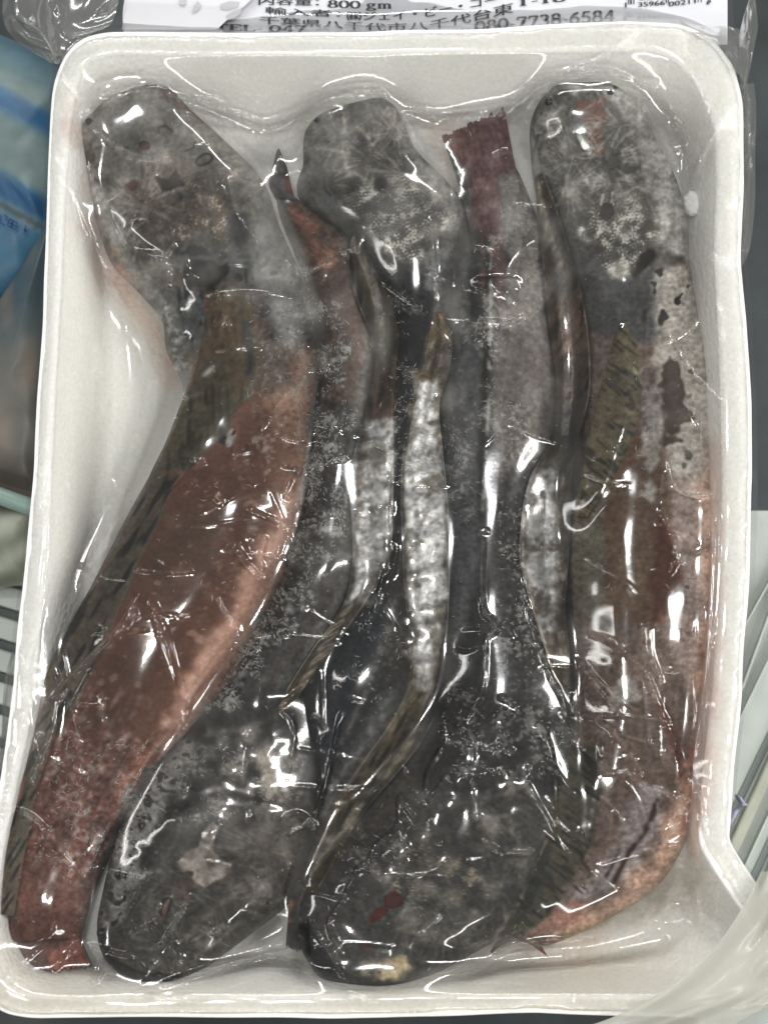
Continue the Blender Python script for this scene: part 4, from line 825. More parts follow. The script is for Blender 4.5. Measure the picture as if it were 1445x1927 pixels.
# ================================================================== PAPER LABEL
def patch(name, grid, n, mat, parent, wr=0, seed=0, wscale=1.0, th=.0003, haze=None):
    G = np.asarray(grid, float); r, c = G.shape[:2]
    def up(Aq, m):
        k = Aq.shape[0]; t = np.linspace(0, k - 1, m); i = np.clip(t.astype(int), 0, k - 2); f = (t - i)
        f = f.reshape(-1, *([1] * (Aq.ndim - 1))); T = np.gradient(Aq, axis=0)
        return (2*f**3-3*f**2+1)*Aq[i] + (f**3-2*f**2+f)*T[i] + (-2*f**3+3*f**2)*Aq[i+1] + (f**3-f**2)*T[i+1]
    nr, nc = n; G = up(G, nr); G = up(G.transpose(1, 0, 2), nc).transpose(1, 0, 2)
    if wr:
        g = fnoise(1, seed, shape=(8, 8)); ny = fnoise(24 * wscale, seed, math.radians(60), 4, shape=(nr, nc)) + .6 * fnoise(12 * wscale, seed + 1, math.radians(110), 3, shape=(nr, nc))
        G[..., 2] += wr * (.45 * ny + .9 * (1 - 2 * np.abs(np.tanh(ny * 1.3))))
    P = W(G[..., 0], G[..., 1], G[..., 2]).reshape(-1, 3)
    o = mesh_obj(name, P, gridfaces(nr, nc)[:, ::-1].copy(), mat, parent)
    return o
def zlab(px, py): return .0142 + .0000 * np.asarray(px) + .0009 * np.sin(np.asarray(px) / 160.0)
g = [[(x, y, zlab(x, y) + 0) for x in (232 + (y < 20) * 6, 420, 640, 860, 1080, 1250, 1368)] for y in (-60, -20, 20, 60, 84)]
lab = patch('paper_label', g, (30, 160), M_PAPER, None)
tag(lab, 'white printed paper label with phone number and barcode above the tray', 'label')
g = [[(x0 + (x1 - x0) * t, y, zlab(x0, y) + .0016 * math.sin(t * 1.5) + .0004) for t in (0, .33, .66, 1)] for y, x0, x1 in ((-60, 250, 520), (0, 240, 472), (30, 234, 436), (56, 230, 408))]
slip = patch('paper_slip', g, (30, 60), M_PAPER2, None)
tag(slip, 'smaller curled paper slip with faint grey print over the left of the label', 'paper slip')
for i, poly in enumerate(([(415,8),(432,2),(452,4),(448,14),(430,20),(416,18)], [(425,30),(440,20),(455,16),(452,26),(440,34),(428,38)], [(372,2),(380,10),(374,20),(362,26),(366,12)], [(340,-4),(352,0),(348,10),(338,8)])):
    P = np.array(poly, float); V = W(P[:, 0], P[:, 1], .0172)
    o = mesh_obj('faded_print', V, [tuple(range(len(P)))[::-1]], M_GREYINK, slip, False)
# --- lettering: thick and thin strokes with serifs (glyph box 0.5 x 0.7), or the font for the rest
def arc(cx, cy, rx, ry, a0, a1, n=14): return [(cx + rx * math.cos(math.radians(a0 + (a1 - a0) * k / n)), cy + ry * math.sin(math.radians(a0 + (a1 - a0) * k / n))) for k in range(n + 1)]
GL = {
 '0': [arc(.25, .35, .2, .33, 0, 360, 26)], '8': [arc(.25, .52, .15, .16, 0, 360, 20), arc(.25, .19, .19, .17, 0, 360, 20)],
 '7': [[(.06, .52), (.08, .66), (.46, .66)], [(.45, .66), (.2, .0)]], '3': [arc(.22, .51, .17, .16, 150, -80, 16), arc(.21, .19, .2, .18, 80, -150, 16)],
 '6': [[(.42, .67), (.25, .58), (.12, .42), (.07, .22)], arc(.25, .2, .18, .19, 0, 360, 22)], '5': [[(.44, .67), (.16, .67), (.1, .36)], arc(.22, .22, .2, .2, 130, -140, 18)],
 '4': [[(.36, .0), (.36, .68)], [(.36, .68), (.04, .2), (.5, .2)]], '1': [[(.25, .0), (.25, .68)], [(.12, .58), (.25, .66)], [(.12, .01), (.38, .01)]],
 '2': [arc(.24, .5, .18, .17, 160, -30, 14) + [(.06, .03)], [(.06, .04), (.46, .04)]], '-': [[(.05, .24), (.28, .24)]],
 'T': [[(.3, .0), (.3, .66)], [(.03, .52), (.05, .66), (.55, .66), (.57, .52)], [(.18, .01), (.42, .01)]],
 'E': [[(.13, .0), (.13, .67)], [(.02, .66), (.5, .66), (.52, .52)], [(.13, .35), (.4, .35)], [(.02, .01), (.52, .01), (.56, .16)]],
 'L': [[(.14, .0), (.14, .67)], [(.02, .66), (.27, .66)], [(.02, .01), (.5, .01), (.54, .18)]],
 'g': [arc(.22, .33, .14, .13, 0, 360, 18), arc(.23, -.08, .2, .1, 0, 360, 18), [(.12, .22), (.1, .08), (.3, .04)], [(.34, .42), (.46, .46)]],
 'm': [[(.1, .0), (.1, .46)], [(.02, .45), (.1, .45)], [(.1, .34), (.22, .46), (.33, .4), (.34, .0)], [(.34, .34), (.47, .46), (.58, .4), (.59, .0)], [(.02, .01), (.2, .01)], [(.26, .01), (.42, .01)], [(.5, .01), (.68, .01)]],
}
ADV = {'-': .33, 'm': .72, ' ': .26, 'T': .62, 'E': .6, 'L': .58}
def serif(txt):
    Vs, Fs, x = [], [], 0
    for ch in txt:
        for pl in GL.get(ch, []):
            pl = np.array(pl, float); tg = np.gradient(pl, axis=0) if len(pl) > 2 else np.repeat(pl[1:] - pl[:1], 2, 0)
            tg /= np.linalg.norm(tg, axis=1)[:, None] + 1e-9
            w_ = .034 + .042 * np.abs(tg[:, 1])**1.3; nr = np.stack([-tg[:, 1], tg[:, 0]], -1) * w_[:, None]
            b = len(Vs); Vs += list(pl + nr + [x, 0]) + list(pl - nr + [x, 0]); n = len(pl)
            Fs += [(b + k, b + k + 1, b + n + k + 1, b + n + k) for k in range(n - 1)]
        x += ADV.get(ch, .54)
    return np.array(Vs), Fs, x
def fontmesh(txt):
    cu = bpy.data.curves.new('line', 'FONT'); cu.body = txt; cu.size = 1; cu.resolution_u = 3
    ob = bpy.data.objects.new('line', cu); COL.objects.link(ob); dg = bpy.context.evaluated_depsgraph_get(); dg.update()
    me = bpy.data.meshes.new_from_object(ob.evaluated_get(dg)); bpy.data.objects.remove(ob)
    V = np.array([v.co[:2] for v in me.vertices]); F = [tuple(p.vertices) for p in me.polygons]; bpy.data.meshes.remove(me)
    return V, F
def typeset(txt, xs, ys, hs, use_serif, name='printed_line', bold=0, width=None):
    """xs, ys: baseline in photo pixels; hs: letter height along it"""
    if use_serif: V, F, wdt = serif(txt); hh = .7
    else:
        V, F = fontmesh(txt)
        if len(V) == 0: return
        wdt = V[:, 0].max(); hh = .78
    px = xs[0] + V[:, 0] / wdt * (xs[-1] - xs[0])
    base = np.interp(px, xs, ys) if len(xs) < 3 else np.interp(px, xs, ys); hgt = np.interp(px, xs, hs)
    py = base - V[:, 1] / hh * hgt
    P = W(px, py, zlab(px, py) + .00035 + (.0014 if name == 'slip' else 0))
    if bold:
        allP = []; allF = []
        for dx in (-bold, bold):
            allF += [tuple(i + len(allP) * len(P) for i in f) for f in F]; allP.append(W(px + dx, py, zlab(px, py) + .00035 + .00002 * (dx > 0)))
        P = np.concatenate(allP); F = allF
    me_ok = [f for f in F]
    mesh_obj(name, P, me_ok, M_INK, lab, False)
typeset('080-7738-6584', [893, 960, 1060, 1157], [60, 53, 45, 40], [19, 20, 21, 22], True)
typeset('TEL- 047', [404, 480, 577], [55, 59, 61], [11, 12, 13], True)
typeset('800 gm', [617, 680, 738], [14, 16, 16], [14, 14, 14], True)
typeset('内容量：', [484, 540, 600], [8, 8, 10], [14, 14, 14], False, bold=.6)
typeset('輸入者：', [498, 560, 640], [24, 28, 31], [11, 11, 11], False, bold=.6)
typeset('㈱ジェイ・ビー・コー', [652, 740, 800, 880, 935], [37, 37, 32, 16, 6], [14, 15, 16, 16, 16], False, bold=.7)
typeset('千葉県八千代市八千代台東', [487, 600, 720, 800, 870, 965], [43, 50, 58, 56, 44, 22], [12, 12, 13, 15, 16, 17], False, bold=.7)
typeset('1-18', [972, 1010, 1066], [12, 7, 2], [16, 16, 16], True)
V, F, wd_ = serif('1')
for txt, x0, x1 in (('1', 1171, 1178), ('35966', 1199, 1250), ('00211', 1257, 1308), ('6', 1328, 1337)):
    typeset(txt, [x0, x1], [14 - (x0 - 1170) * .02, 14 - (x1 - 1170) * .06], [10, 10], False, 'barcode_digits', bold=.5)
bars = [];
x = 1181
seq = [(1181,2),(1185,3),(1191,2),(1202,1.5),(1206,3),(1212,1.5),(1217,2.5),(1223,4),(1230,1.5),(1236,3),(1242,1.5),(1248,2.5),(1252,2),(1256,2),(1262,3),(1268,1.5),(1273,4),(1281,2),(1288,1.5),(1294,3),(1300,2),(1306,3.5),(1312,1.5),(1318,2)]
BV, BF = [], []
for x, w_ in seq:
    lo = 8 if x < 1195 or 1250 < x < 1258 or x > 1309 else 1
    b = len(BV); q = np.array([(x, -60), (x + w_, -60), (x + w_, lo - (x - 1180) * .03), (x, lo - (x - 1180) * .03)], float)
    BV += list(W(q[:, 0], q[:, 1], zlab(q[:, 0], 0) + .0004)); BF.append((b + 3, b + 2, b + 1, b))
mesh_obj('barcode', np.array(BV), BF, M_INK, lab, False)

# ================================================================== VACUUM BAG
bag = thing('vacuum_bag', 'clear shrunken vacuum bag wrinkled tightly over the tray and fish', 'plastic bag')
H0 = np.maximum(blur(H, 3), H - .0003) + .0008; H0 = blur(H0, 1)
Fm = H0.copy()
for it in range(220):
    Fm = np.maximum(H0, blur(Fm) - .000003)
Fm = blur(Fm, 2); Fm = np.maximum(Fm, blur(H0, 1))
FS = .00042
fx = np.arange(-.152, .152, FS); fy = np.arange(-.186, .178, FS)
FX, FY = np.meshgrid(fx, fy)
# bicubic-like: bilinear then smooth at the fine step
Z = bil(Fm, FX, FY)
Z = blur(Z, 3)
def fine_lines(lines):
    for pts, amp, sg in lines:
        P = catmull(pts, max(16, len(pts) * 10)) if len(pts) > 2 else np.linspace(pts[0], pts[-1], 14)
        zz = surf(P[:, 0], P[:, 1], Fm)[:, 2]; Q = W(P[:, 0], P[:, 1], zz)[:, :2]
        sgw = sg * S0 * .8; x0, y0 = Q.min(0) - 4 * sgw; x1, y1 = Q.max(0) + 4 * sgw
        i0, i1 = np.searchsorted(fx, [x0, x1]); j0, j1 = np.searchsorted(fy, [y0, y1])
        if i1 - i0 < 2 or j1 - j0 < 2: continue
        x = FX[j0:j1, i0:i1]; y = FY[j0:j1, i0:i1]; best = np.full(x.shape, 1e9); tt = np.zeros(x.shape)
        for k in range(len(Q) - 1):
            e = Q[k + 1] - Q[k]; t = np.clip(((x - Q[k, 0]) * e[0] + (y - Q[k, 1]) * e[1]) / (e @ e + 1e-16), 0, 1)
            d = (x - Q[k, 0] - t * e[0])**2 + (y - Q[k, 1] - t * e[1])**2
            m = d < best; best = np.where(m, d, best); tt = np.where(m, (k + t) / (len(Q) - 1), tt)
        env = sstep(tt, -.01, .12) * (1 - sstep(tt, .88, 1.01))
        Z[j0:j1, i0:i1] += amp * .00125 * env * np.exp(-best / sgw**2)
CR = [
 ([(185,182),(240,170),(300,160),(322,176)], .6, 4), ([(320,178),(380,195),(430,214),(462,222),(500,235),(530,225),(580,205),(620,185),(715,172),(740,202)], .7, 4.5),
 ([(330,185),(400,188),(432,200)], .5, 4), ([(350,205),(410,245),(445,275)], .4, 5), ([(428,150),(455,182),(472,212)], .45, 3), ([(483,190),(493,222)], .5, 3), ([(408,160),(446,202)], .35, 3),
 ([(748,206),(792,212),(880,222),(930,214),(962,194)], .7, 4.5), ([(955,197),(1000,162),(1040,150),(1100,138),(1150,138),(1192,150)], .7, 4.5), ([(1190,150),(1214,162),(1234,156),(1228,165)], .5, 4),
 ([(1208,40),(1190,70),(1130,110),(1090,125),(1040,152),(1018,168)], .6, 3.5), ([(1285,55),(1293,75),(1290,104)], .7, 3.5), ([(1250,185),(1270,230),(1288,262),(1282,300),(1280,342)], .7, 3.5),
 ([(1416,165),(1350,240),(1298,322)], .7, 4), ([(1396,215),(1345,252),(1298,336)], .5, 3), ([(1420,365),(1360,385)], .5, 4), ([(1330,478),(1362,490),(1400,484)], .6, 4),
 ([(150,216),(172,205)], .5, 3), ([(178,240),(212,272),(260,297),(325,298)], .8, 4), ([(105,130),(140,170),(172,207)], .5, 2.6), ([(105,290),(120,312)], .5, 4), ([(98,325),(136,355),(162,420),(205,510)], .5, 3.5),
 ([(165,290),(190,370),(216,430),(262,505)], .5, 4.5), ([(430,330),(450,400),(480,442),(492,465)], .6, 4), ([(320,425),(330,455),(313,482),(320,530),(303,572)], .6, 4),
 ([(535,490),(570,512),(600,500),(640,480),(675,466),(680,415)], .7, 4), ([(808,400),(816,470),(825,570)], .7, 4), ([(822,410),(828,500),(832,570)], .5, 3),
 ([(862,630),(892,606),(962,606)], .7, 5), ([(868,642),(920,632),(992,590)], .8, 5), ([(890,645),(920,657),(952,640)], .8, 3.5), ([(918,650),(936,682)], .6, 4),
 ([(1250,850),(1275,920),(1330,935),(1346,930)], .7, 5), ([(1240,950),(1265,1000),(1273,1040),(1262,1082)], .7, 4), ([(1300,600),(1290,700),(1310,800)], .4, 5),
 ([(1341,940),(1338,1060),(1332,1190),(1320,1320),(1308,1425)], 1.0, 3.5), ([(1331,955),(1329,1020)], .7, 3), ([(1352,950),(1349,1080),(1340,1220)], .6, 3), ([(1326,1140),(1325,1200)], .6, 4),
 ([(1100,1195),(1140,1202),(1190,1240),(1212,1262),(1242,1332),(1270,1400),(1300,1490),(1308,1512)], .8, 4), ([(1222,1170),(1226,1232),(1248,1295)], .7, 4), ([(1212,1175),(1215,1210)], .6, 4),
 ([(1148,1370),(1190,1422),(1212,1468)], .7, 4), ([(1118,1360),(1130,1432)], .6, 3.5), ([(1178,1448),(1205,1476),(1252,1492),(1298,1512)], .9, 3.5),
 ([(1292,1430),(1306,1500),(1300,1560),(1314,1612)], .7, 3), ([(1312,1480),(1326,1560)], .7, 3), ([(1285,1520),(1300,1580),(1312,1640)], .5, 3), ([(1278,1525),(1290,1560)], .5, 3),
 ([(1272,1625),(1300,1652),(1330,1656),(1375,1650)], .5, 4), ([(1306,1660),(1315,1722),(1352,1752)], .7, 4), ([(1352,1612),(1402,1704)], .5, 4), ([(1340,1625),(1390,1712)], .4, 3), ([(1250,1760),(1258,1790),(1270,1800)], .7, 4), ([(1240,1670),(1230,1720)], .4, 6),
 ([(925,1802),(960,1786),(1040,1775),(1125,1768)], 1.3, 5),
 ([(827,1343),(850,1357),(874,1373)], .9, 3), ([(827,1345),(838,1385),(843,1402)], .9, 3), ([(842,1378),(870,1396),(920,1411),(942,1420)], .8, 3), ([(832,1405),(806,1450),(798,1502)], .7, 5), ([(846,1456),(815,1490),(797,1508),(780,1490),(752,1438)], 1.0, 3.5),
 ([(745,1495),(775,1535),(815,1575),(832,1592)], 1.1, 3.5), ([(746,1495),(751,1540),(740,1562),(706,1590),(694,1616),(672,1635),(660,1662),(640,1702),(619,1732),(626,1762),(650,1804)], 1.1, 4), ([(574,1735),(600,1762),(622,1792),(648,1842)], 1.0, 3.5),
 ([(866,1462),(920,1455),(962,1449)], .9, 3.5), ([(905,1438),(930,1448)], .9, 3), ([(1010,1360),(1035,1420),(1041,1480),(1047,1545)], .9, 4), ([(1022,1365),(1040,1422),(1046,1470),(1049,1555)], .8, 3), ([(994,1440),(996,1480),(1020,1522),(1046,1568)], .9, 3.5), ([(908,1580),(940,1602),(990,1606),(1006,1600)], .9, 3.5), ([(1000,1595),(1008,1612)], .6, 3), ([(938,1310),(976,1332)], .9, 4), ([(925,1395),(970,1420)], .7, 6), ([(805,1540),(812,1570),(830,1588)], .6, 4),
 ([(725,1070),(706,1140),(690,1175)], .9, 5), ([(642,1340),(622,1440),(606,1500),(590,1545)], 1.2, 5), ([(741,880),(738,930),(735,980),(746,1022),(737,1090)], 1.2, 5), ([(700,1100),(692,1115)], .6, 4),
 ([(527,1335),(546,1350),(554,1376),(550,1425)], 1.0, 3.5), ([(590,1345),(612,1375),(600,1400)], .7, 4), ([(528,1332),(560,1300),(590,1280)], .5, 3.5),
 ([(900,1000),(920,1000)], .4, 4), ([(908,1010),(905,1080),(910,1150),(934,1182),(914,1200),(912,1232),(906,1300),(880,1350),(874,1378)], 1.1, 4.5), ([(868,1180),(932,1178)], .35, 5), ([(858,1214),(878,1222),(900,1214)], .35, 5),
 ([(988,1130),(1010,1202),(1035,1272),(1052,1302),(1075,1372),(1086,1402)], .9, 4), ([(1077,1290),(1080,1332),(1085,1394)], .8, 3.5), ([(983,960),(984,1060),(1000,1150)], .7, 4),
 ([(530,876),(588,882)], 1.1, 3.2), ([(552,895),(537,930),(556,945),(545,968)], 1.0, 3.5), ([(465,958),(556,992)], .6, 3), ([(502,1008),(491,1050),(496,1074)], .9, 4), ([(535,988),(520,1052)], .7, 6), ([(445,1040),(496,1092)], .8, 3.2), ([(408,1125),(452,1198)], .7, 3.2), ([(444,1138),(453,1194)], .7, 3.2), ([(600,700),(620,690)], .9, 4), ([(560,890),(620,870),(660,860)], .5, 4),
 ([(262,1112),(225,1180),(175,1232),(120,1292),(84,1334)], .9, 3.5), ([(280,1118),(300,1200),(330,1300),(346,1372)], .9, 3), ([(292,1130),(330,1240),(350,1310),(354,1354)], .8, 3), ([(286,1124),(314,1220),(338,1320)], .6, 2.6), ([(357,1308),(351,1364)], .9, 3), ([(446,1210),(400,1262),(362,1305),(352,1350)], .8, 3), ([(256,1142),(222,1202)], .8, 5), ([(176,1262),(138,1334)], .9, 5), ([(250,1150),(256,1165)], .7, 6), ([(195,1310),(190,1335)], .6, 7),
 ([(302,1400),(270,1450),(202,1570),(165,1642),(150,1652)], 1.1, 3.2), ([(116,1300),(104,1370),(76,1450),(64,1482)], .8, 4), ([(22,1522),(60,1535),(110,1590),(142,1640)], .6, 4), ([(50,1330),(62,1400),(74,1440),(60,1478)], .9, 4), ([(45,1290),(62,1330)], .7, 4), ([(78,1380),(72,1430)], .8, 4), ([(0,1580),(26,1522)], .6, 3.5),
 ([(200,1738),(197,1820),(176,1858)], .9, 3), ([(185,1800),(174,1852)], .7, 3), ([(530,1542),(562,1530),(598,1556)], .8, 3.5), ([(545,1570),(575,1556),(598,1556)], .7, 3.5), ([(362,1678),(320,1752),(282,1820),(268,1852)], .9, 3.2), ([(244,1760),(290,1736),(302,1700)], .9, 3.2), ([(390,1730),(399,1756),(420,1745),(442,1745)], .9, 3.5), ([(300,1856),(340,1840),(420,1815),(500,1795),(552,1783)], 1.3, 5), ([(546,1622),(530,1692)], .7, 3.2), ([(425,1385),(412,1412)], .7, 4), ([(412,1545),(405,1580),(390,1600)], .5, 3),
 ([(270,1870),(312,1878),(362,1873)], .6, 3), ([(110,1730),(60,1800),(10,1850)], .4, 4), ([(150,1770),(100,1830)], .4, 4),
 ([(60,905),(95,872),(88,890),(80,960)], .5, 3), ([(98,880),(90,1050),(70,1250)], .5, 3), ([(76,1180),(50,1262)], .8, 3.5), ([(104,890),(96,1000),(84,1130),(60,1240)], .6, 3), ([(142,600),(150,630)], .6, 4), ([(138,700),(148,722)], .5, 4),
 ([(1345,560),(1362,590),(1356,640)], .6, 5), ([(1385,480),(1400,495)], .6, 4), ([(955,1785),(985,1762)], .5, 4), ([(655,1870),(690,1880)], .4, 4),
 ([(390,870),(362,865)], .8, 4), ([(402,610),(424,600),(428,615)], .7, 6), ([(385,705),(404,692)], .7, 5), ([(450,1020),(470,1060)], .5, 9), ([(405,930),(425,950)], .5, 9),
]
for _ in range(40):
    while True:
        x, y = rnd.uniform(60, 1300), rnd.uniform(250, 1800)
        if rnd.random() < .9: break
    a = rnd.uniform(0, 6.28); L_ = rnd.uniform(30, 120); k = rnd.uniform(-.25, .25)
    CR.append(([(x, y), (x + math.cos(a) * L_ / 2, y + math.sin(a) * L_ / 2), (x + math.cos(a + k) * L_, y + math.sin(a + k) * L_)], rnd.uniform(.12, .40), rnd.uniform(2.6, 4)))
for _ in range(110):
    # tension lines pulled across the gaps between the fish and fanning out to the rim
    x, y = rnd.uniform(90, 1310), rnd.uniform(260, 1800); a = rnd.choice((rnd.gauss(.1, .35), rnd.gauss(1.35, .3))); L_ = rnd.uniform(80, 230)
    k = rnd.uniform(-.12, .12)
    CR.append(([(x, y), (x + math.cos(a) * L_ / 2, y + math.sin(a) * L_ / 2), (x + math.cos(a + k) * L_, y + math.sin(a + k) * L_)], rnd.uniform(.10, .30), rnd.uniform(2.6, 3.4)))
fine_lines(CR)
shp = Z.shape
infl = np.clip(bil(blur((H > .004).astype(float) * (bil(H, HXg, HYg) < ZR * 1.5), 3), FX, FY), 0, 1)
wr = fnoise(26, 91, math.radians(65), 4, shape=shp) * .00006 + fnoise(60, 92, math.radians(115), 3, shape=shp) * .00016 + fnoise(40, 96, math.radians(10), 4, shape=shp) * .00009
rimm = np.clip((bil(blur((H > ZR - .0012).astype(float), 2), FX, FY)) * 1.3 - .3, 0, 1) * (1 - infl)
Z = Z + np.maximum(wr, -.00035) * (.35 + .65 * infl) + rimm * (fnoise(7, 94, shape=shp) * .00011 + fnoise(4.5, 95, shape=shp) * .00005)
BAGP = np.array([(60,1990),(-70,1960),(-60,1700),(-16,1500),(-2,1390),(12,1300),(22,1225),(44,1040),(59,880),(67,740),(77,600),(82,480),(87,330),(91,220),(96,160),(106,128),(112,60),(118,-40),(1386,-40),(1390,60),(1400,150),(1404,250),(1405,480),(1412,560),(1422,760),(1424,950),(1420,1100),(1410,1200),(1400,1320),(1386,1450),(1378,1560),(1376,1596),(1434,1664),(1510,1745),(1510,1990)], float)
BW = W(BAGP[:, 0], BAGP[:, 1], .02)[:, :2]
ins = np.zeros(FX.shape, bool)
for (ax, ay), (bx, by) in zip(BW, np.roll(BW, -1, 0)):
    cnd = (ay > FY) != (by > FY)
    with np.errstate(divide='ignore', invalid='ignore'): ins ^= cnd & (FX < (bx - ax) * (FY - ay) / (by - ay) + ax)
V = np.stack([FX, FY, Z], -1).reshape(-1, 3)
F = gridfaces(*shp); okf = ins.reshape(-1)[F].all(1); F = F[okf]
used = np.zeros(len(V), bool); used[F.ravel()] = True; rm = np.cumsum(used) - 1
V = V[used]; F = rm[F]
film = mesh_obj('film_sheet', V, F, M_FILM, bag)
px, py = PX(V)
gap = np.clip(bil(blur(Fm - H0, 1), V[:, 0], V[:, 1]), 0, 1); onfish = bil(blur((Hbase < H - .0008).astype(float), 10), V[:, 0], V[:, 1])
hz = sstep(gap, .0008, .006) * np.clip(onfish * 1.6, 0, 1) * np.clip(.035 + .04 * samp(N60, px, py) + .05 * (1 - sstep(py, 500, 800)), 0, .22)
hz = np.clip(hz + samp(haze, px, py), 0, 1)
setcol(film, np.repeat(hz[:, None], 3, 1), 'haze')
# loose flaps of the bag
patch('corner_flap', [[(12,-40,.030),(70,-40,.034),(130,-40,.026),(232,-40,.020)],[(6,30,.030),(62,36,.036),(106,40,.026),(212,40,.018)],[(30,76,.028),(84,84,.033),(112,96,.026),(170,66,.022)],[(96,118,.028),(106,120,.030),(114,118,.028),(128,104,.026)]], (70, 70), M_FLAP, bag, .0014, 201)
patch('corner_flap', [[(1412,-10,.030),(1416,-8,.033),(1420,-6,.030)],[(1396,40,.026),(1412,44,.034),(1425,48,.028)],[(1390,80,.026),(1405,90,.034),(1420,82,.028)],[(1392,165,.026),(1400,168,.030),(1404,160,.028)]], (60, 40), M_FLAP, bag, .0009, 202)
patch('edge_flap', [[(1390,160,.024),(1404,158,.027),(1418,156,.022)],[(1394,215,.024),(1408,213,.027),(1422,210,.022)],[(1397,300,.022),(1410,300,.025),(1420,300,.020)],[(1396,380,.022),(1408,380,.025),(1420,376,.020)],[(1392,450,.022),(1402,455,.025),(1411,462,.020)],[(1386,500,.022),(1392,502,.025),(1397,500,.020)]], (160, 36), M_FLAP, bag, .0008, 203)
patch('edge_flap', [[(1262,30,.020),(1310,48,.024),(1372,50,.022),(1400,60,.020)],[(1300,62,.028),(1340,70,.030),(1380,72,.027),(1402,76,.024)],[(1345,88,.029),(1372,100,.030),(1390,110,.028),(1402,110,.024)],[(1380,135,.029),(1390,140,.030),(1396,150,.028),(1402,160,.026)]], (60, 60), M_FLAP, bag, .0005, 204)
patch('corner_flap', [[(1432,1640,.033),(1475,1640,.036),(1540,1640,.030)],[(1392,1715,.034),(1470,1720,.038),(1540,1720,.030)],[(1338,1790,.034),(1420,1800,.038),(1520,1800,.032)],[(1270,1850,.034),(1380,1860,.038),(1480,1860,.033)],[(1150,1915,.034),(1300,1905,.037),(1430,1900,.034)],[(1050,1945,.033),(1200,1950,.034),(1330,1952,.032)]], (120, 80), M_MILKY, bag, .0024, 205, 2.2)
patch('corner_flap', [[(22,1225,.020),(30,1225,.024)],[(8,1290,.018),(22,1300,.024)],[(4,1380,.016),(14,1390,.024)],[(-6,1470,.016),(4,1485,.024)]], (80, 14), M_FLAP, bag, .0004, 206)

# ================================================================== BACKGROUND PACKS AND RAILS
def pillow(name, poly, z0, h, mat, colf, seed=0, parent=None, nr=26, nt=120, wr=.0012):
    P = np.asarray(poly, float); c = P.mean(0); d = np.r_[0, np.cumsum(np.linalg.norm(np.diff(np.r_[P, P[:1]], axis=0), axis=1))]
    t = np.linspace(0, d[-1], nt, endpoint=False); bx = np.interp(t, d, np.r_[P[:, 0], P[0, 0]]); by = np.interp(t, d, np.r_[P[:, 1], P[0, 1]])
    r = np.linspace(1, .02, nr)[:, None]; seamless = np.hanning(nt)[None, :]
    px = c[0] + (bx - c[0]) * r; py = c[1] + (by - c[1]) * r
    nz = fnoise(14, seed, shape=(nr + 1, nt + 1))[:nr, :nt]
    z = z0 + h * (1 - r**3)**.6 + wr * nz * seamless * (1 - r**4) * np.clip(r * 3 - .3, 0, 1)
    V = W(px, py, z).reshape(-1, 3); 
    Vb = W(px[0] , py[0], np.full(nt, z0 - .01)); F = [tuple(map(int, f)) for f in gridfaces(nr, nt, True)] + [tuple(range((nr - 1) * nt, nr * nt))]
    o = mesh_obj(name, V, F, mat, parent)
    setcol(o, np.clip(lin(colf(px.ravel(), py.ravel())) / KALB, 0, 1)); return o
def band(col, c, m): return col + (np.asarray(c, float) - col) * m[:, None]
def blue_col(x, y):
    yy = y - .55 * x; c = np.tile(np.array([84., 108, 116]), (len(x), 1))
    c = band(c, (52, 78, 92), 1 - sstep(yy, 40, 110)); c = band(c, (104, 118, 112), sstep(yy, 100, 140) * (1 - sstep(yy, 150, 176)) * .6)
    c = band(c, (36, 80, 116), sstep(yy, 150, 172) * (1 - sstep(yy, 190, 212))); c = band(c, (96, 112, 112), sstep(yy, 206, 230) * (1 - sstep(yy, 300, 330)))
    c = band(c, (30, 70, 104), sstep(yy, 310, 340) * (1 - sstep(yy, 360, 382))); c = band(c, (58, 72, 78), sstep(yy, 374, 380) * (1 - sstep(yy, 388, 394)))
    return band(c, (56, 94, 118), sstep(yy, 388, 402))
pk = pillow('frozen_food_packet', [(-160,60),(-60,40),(60,90),(125,140),(135,300),(130,470),(60,560),(-60,600),(-180,560),(-200,300)], -.05, .022, M_PACK, blue_col, 301)
tag(pk, 'blue banded frozen food packet half hidden at the left of the tray', 'packet')
M_BINK = simple('dark_blue_print', (14, 52, 96), .4)
def glyphs(strokes, w_, z):
    Vs, Fs = [], []
    for pl in strokes:
        pl = np.array(pl, float); tg = np.gradient(pl, axis=0); tg /= np.linalg.norm(tg, axis=1)[:, None]; nr = np.stack([-tg[:, 1], tg[:, 0]], -1) * w_
        b = len(Vs); n = len(pl); q = np.r_[pl + nr, pl - nr]; Vs += list(surfz(q)); Fs += [(b + k, b + k + 1, b + n + k + 1, b + n + k) for k in range(n - 1)]
    return np.array(Vs), Fs
def surfz(q): return W(q[:, 0], q[:, 1], np.full(len(q), -.0262))
V, F = glyphs([[(2,404),(2,420),(10,424)],[(8,404),(14,408),(12,416)],[(18,412),(34,420),(30,432),(15,424),(18,412)],[(17,418),(32,426)],[(25,416),(22,428)],[(50,424),(46,442)],[(46,432),(54,436)]], 1.6, 0)
mesh_obj('printed_mark', V, F, M_BINK, pk, False)
def clear_col(x, y):
    c = np.tile(np.array([88., 88, 82]), (len(x), 1))
    c = band(c, (62, 76, 82), 1 - sstep(y + .3 * x, 560, 720)); c = band(c, (112, 102, 92), np.clip(np.sin(x * .07 + 1) * np.sin(y * .025), 0, 1) * .8)
    c = band(c, (70, 62, 56), sstep(y, 840, 900) * .7); return c
pk2 = pillow('frozen_food_bag', [(110,360),(120,600),(115,900),(70,965),(-60,940),(-180,900),(-160,700),(0,560),(60,450)], -.045, .024, M_PACK, clear_col, 302)
tag(pk2, 'clear bag of brownish frozen food wedged below the blue packet', 'packet')
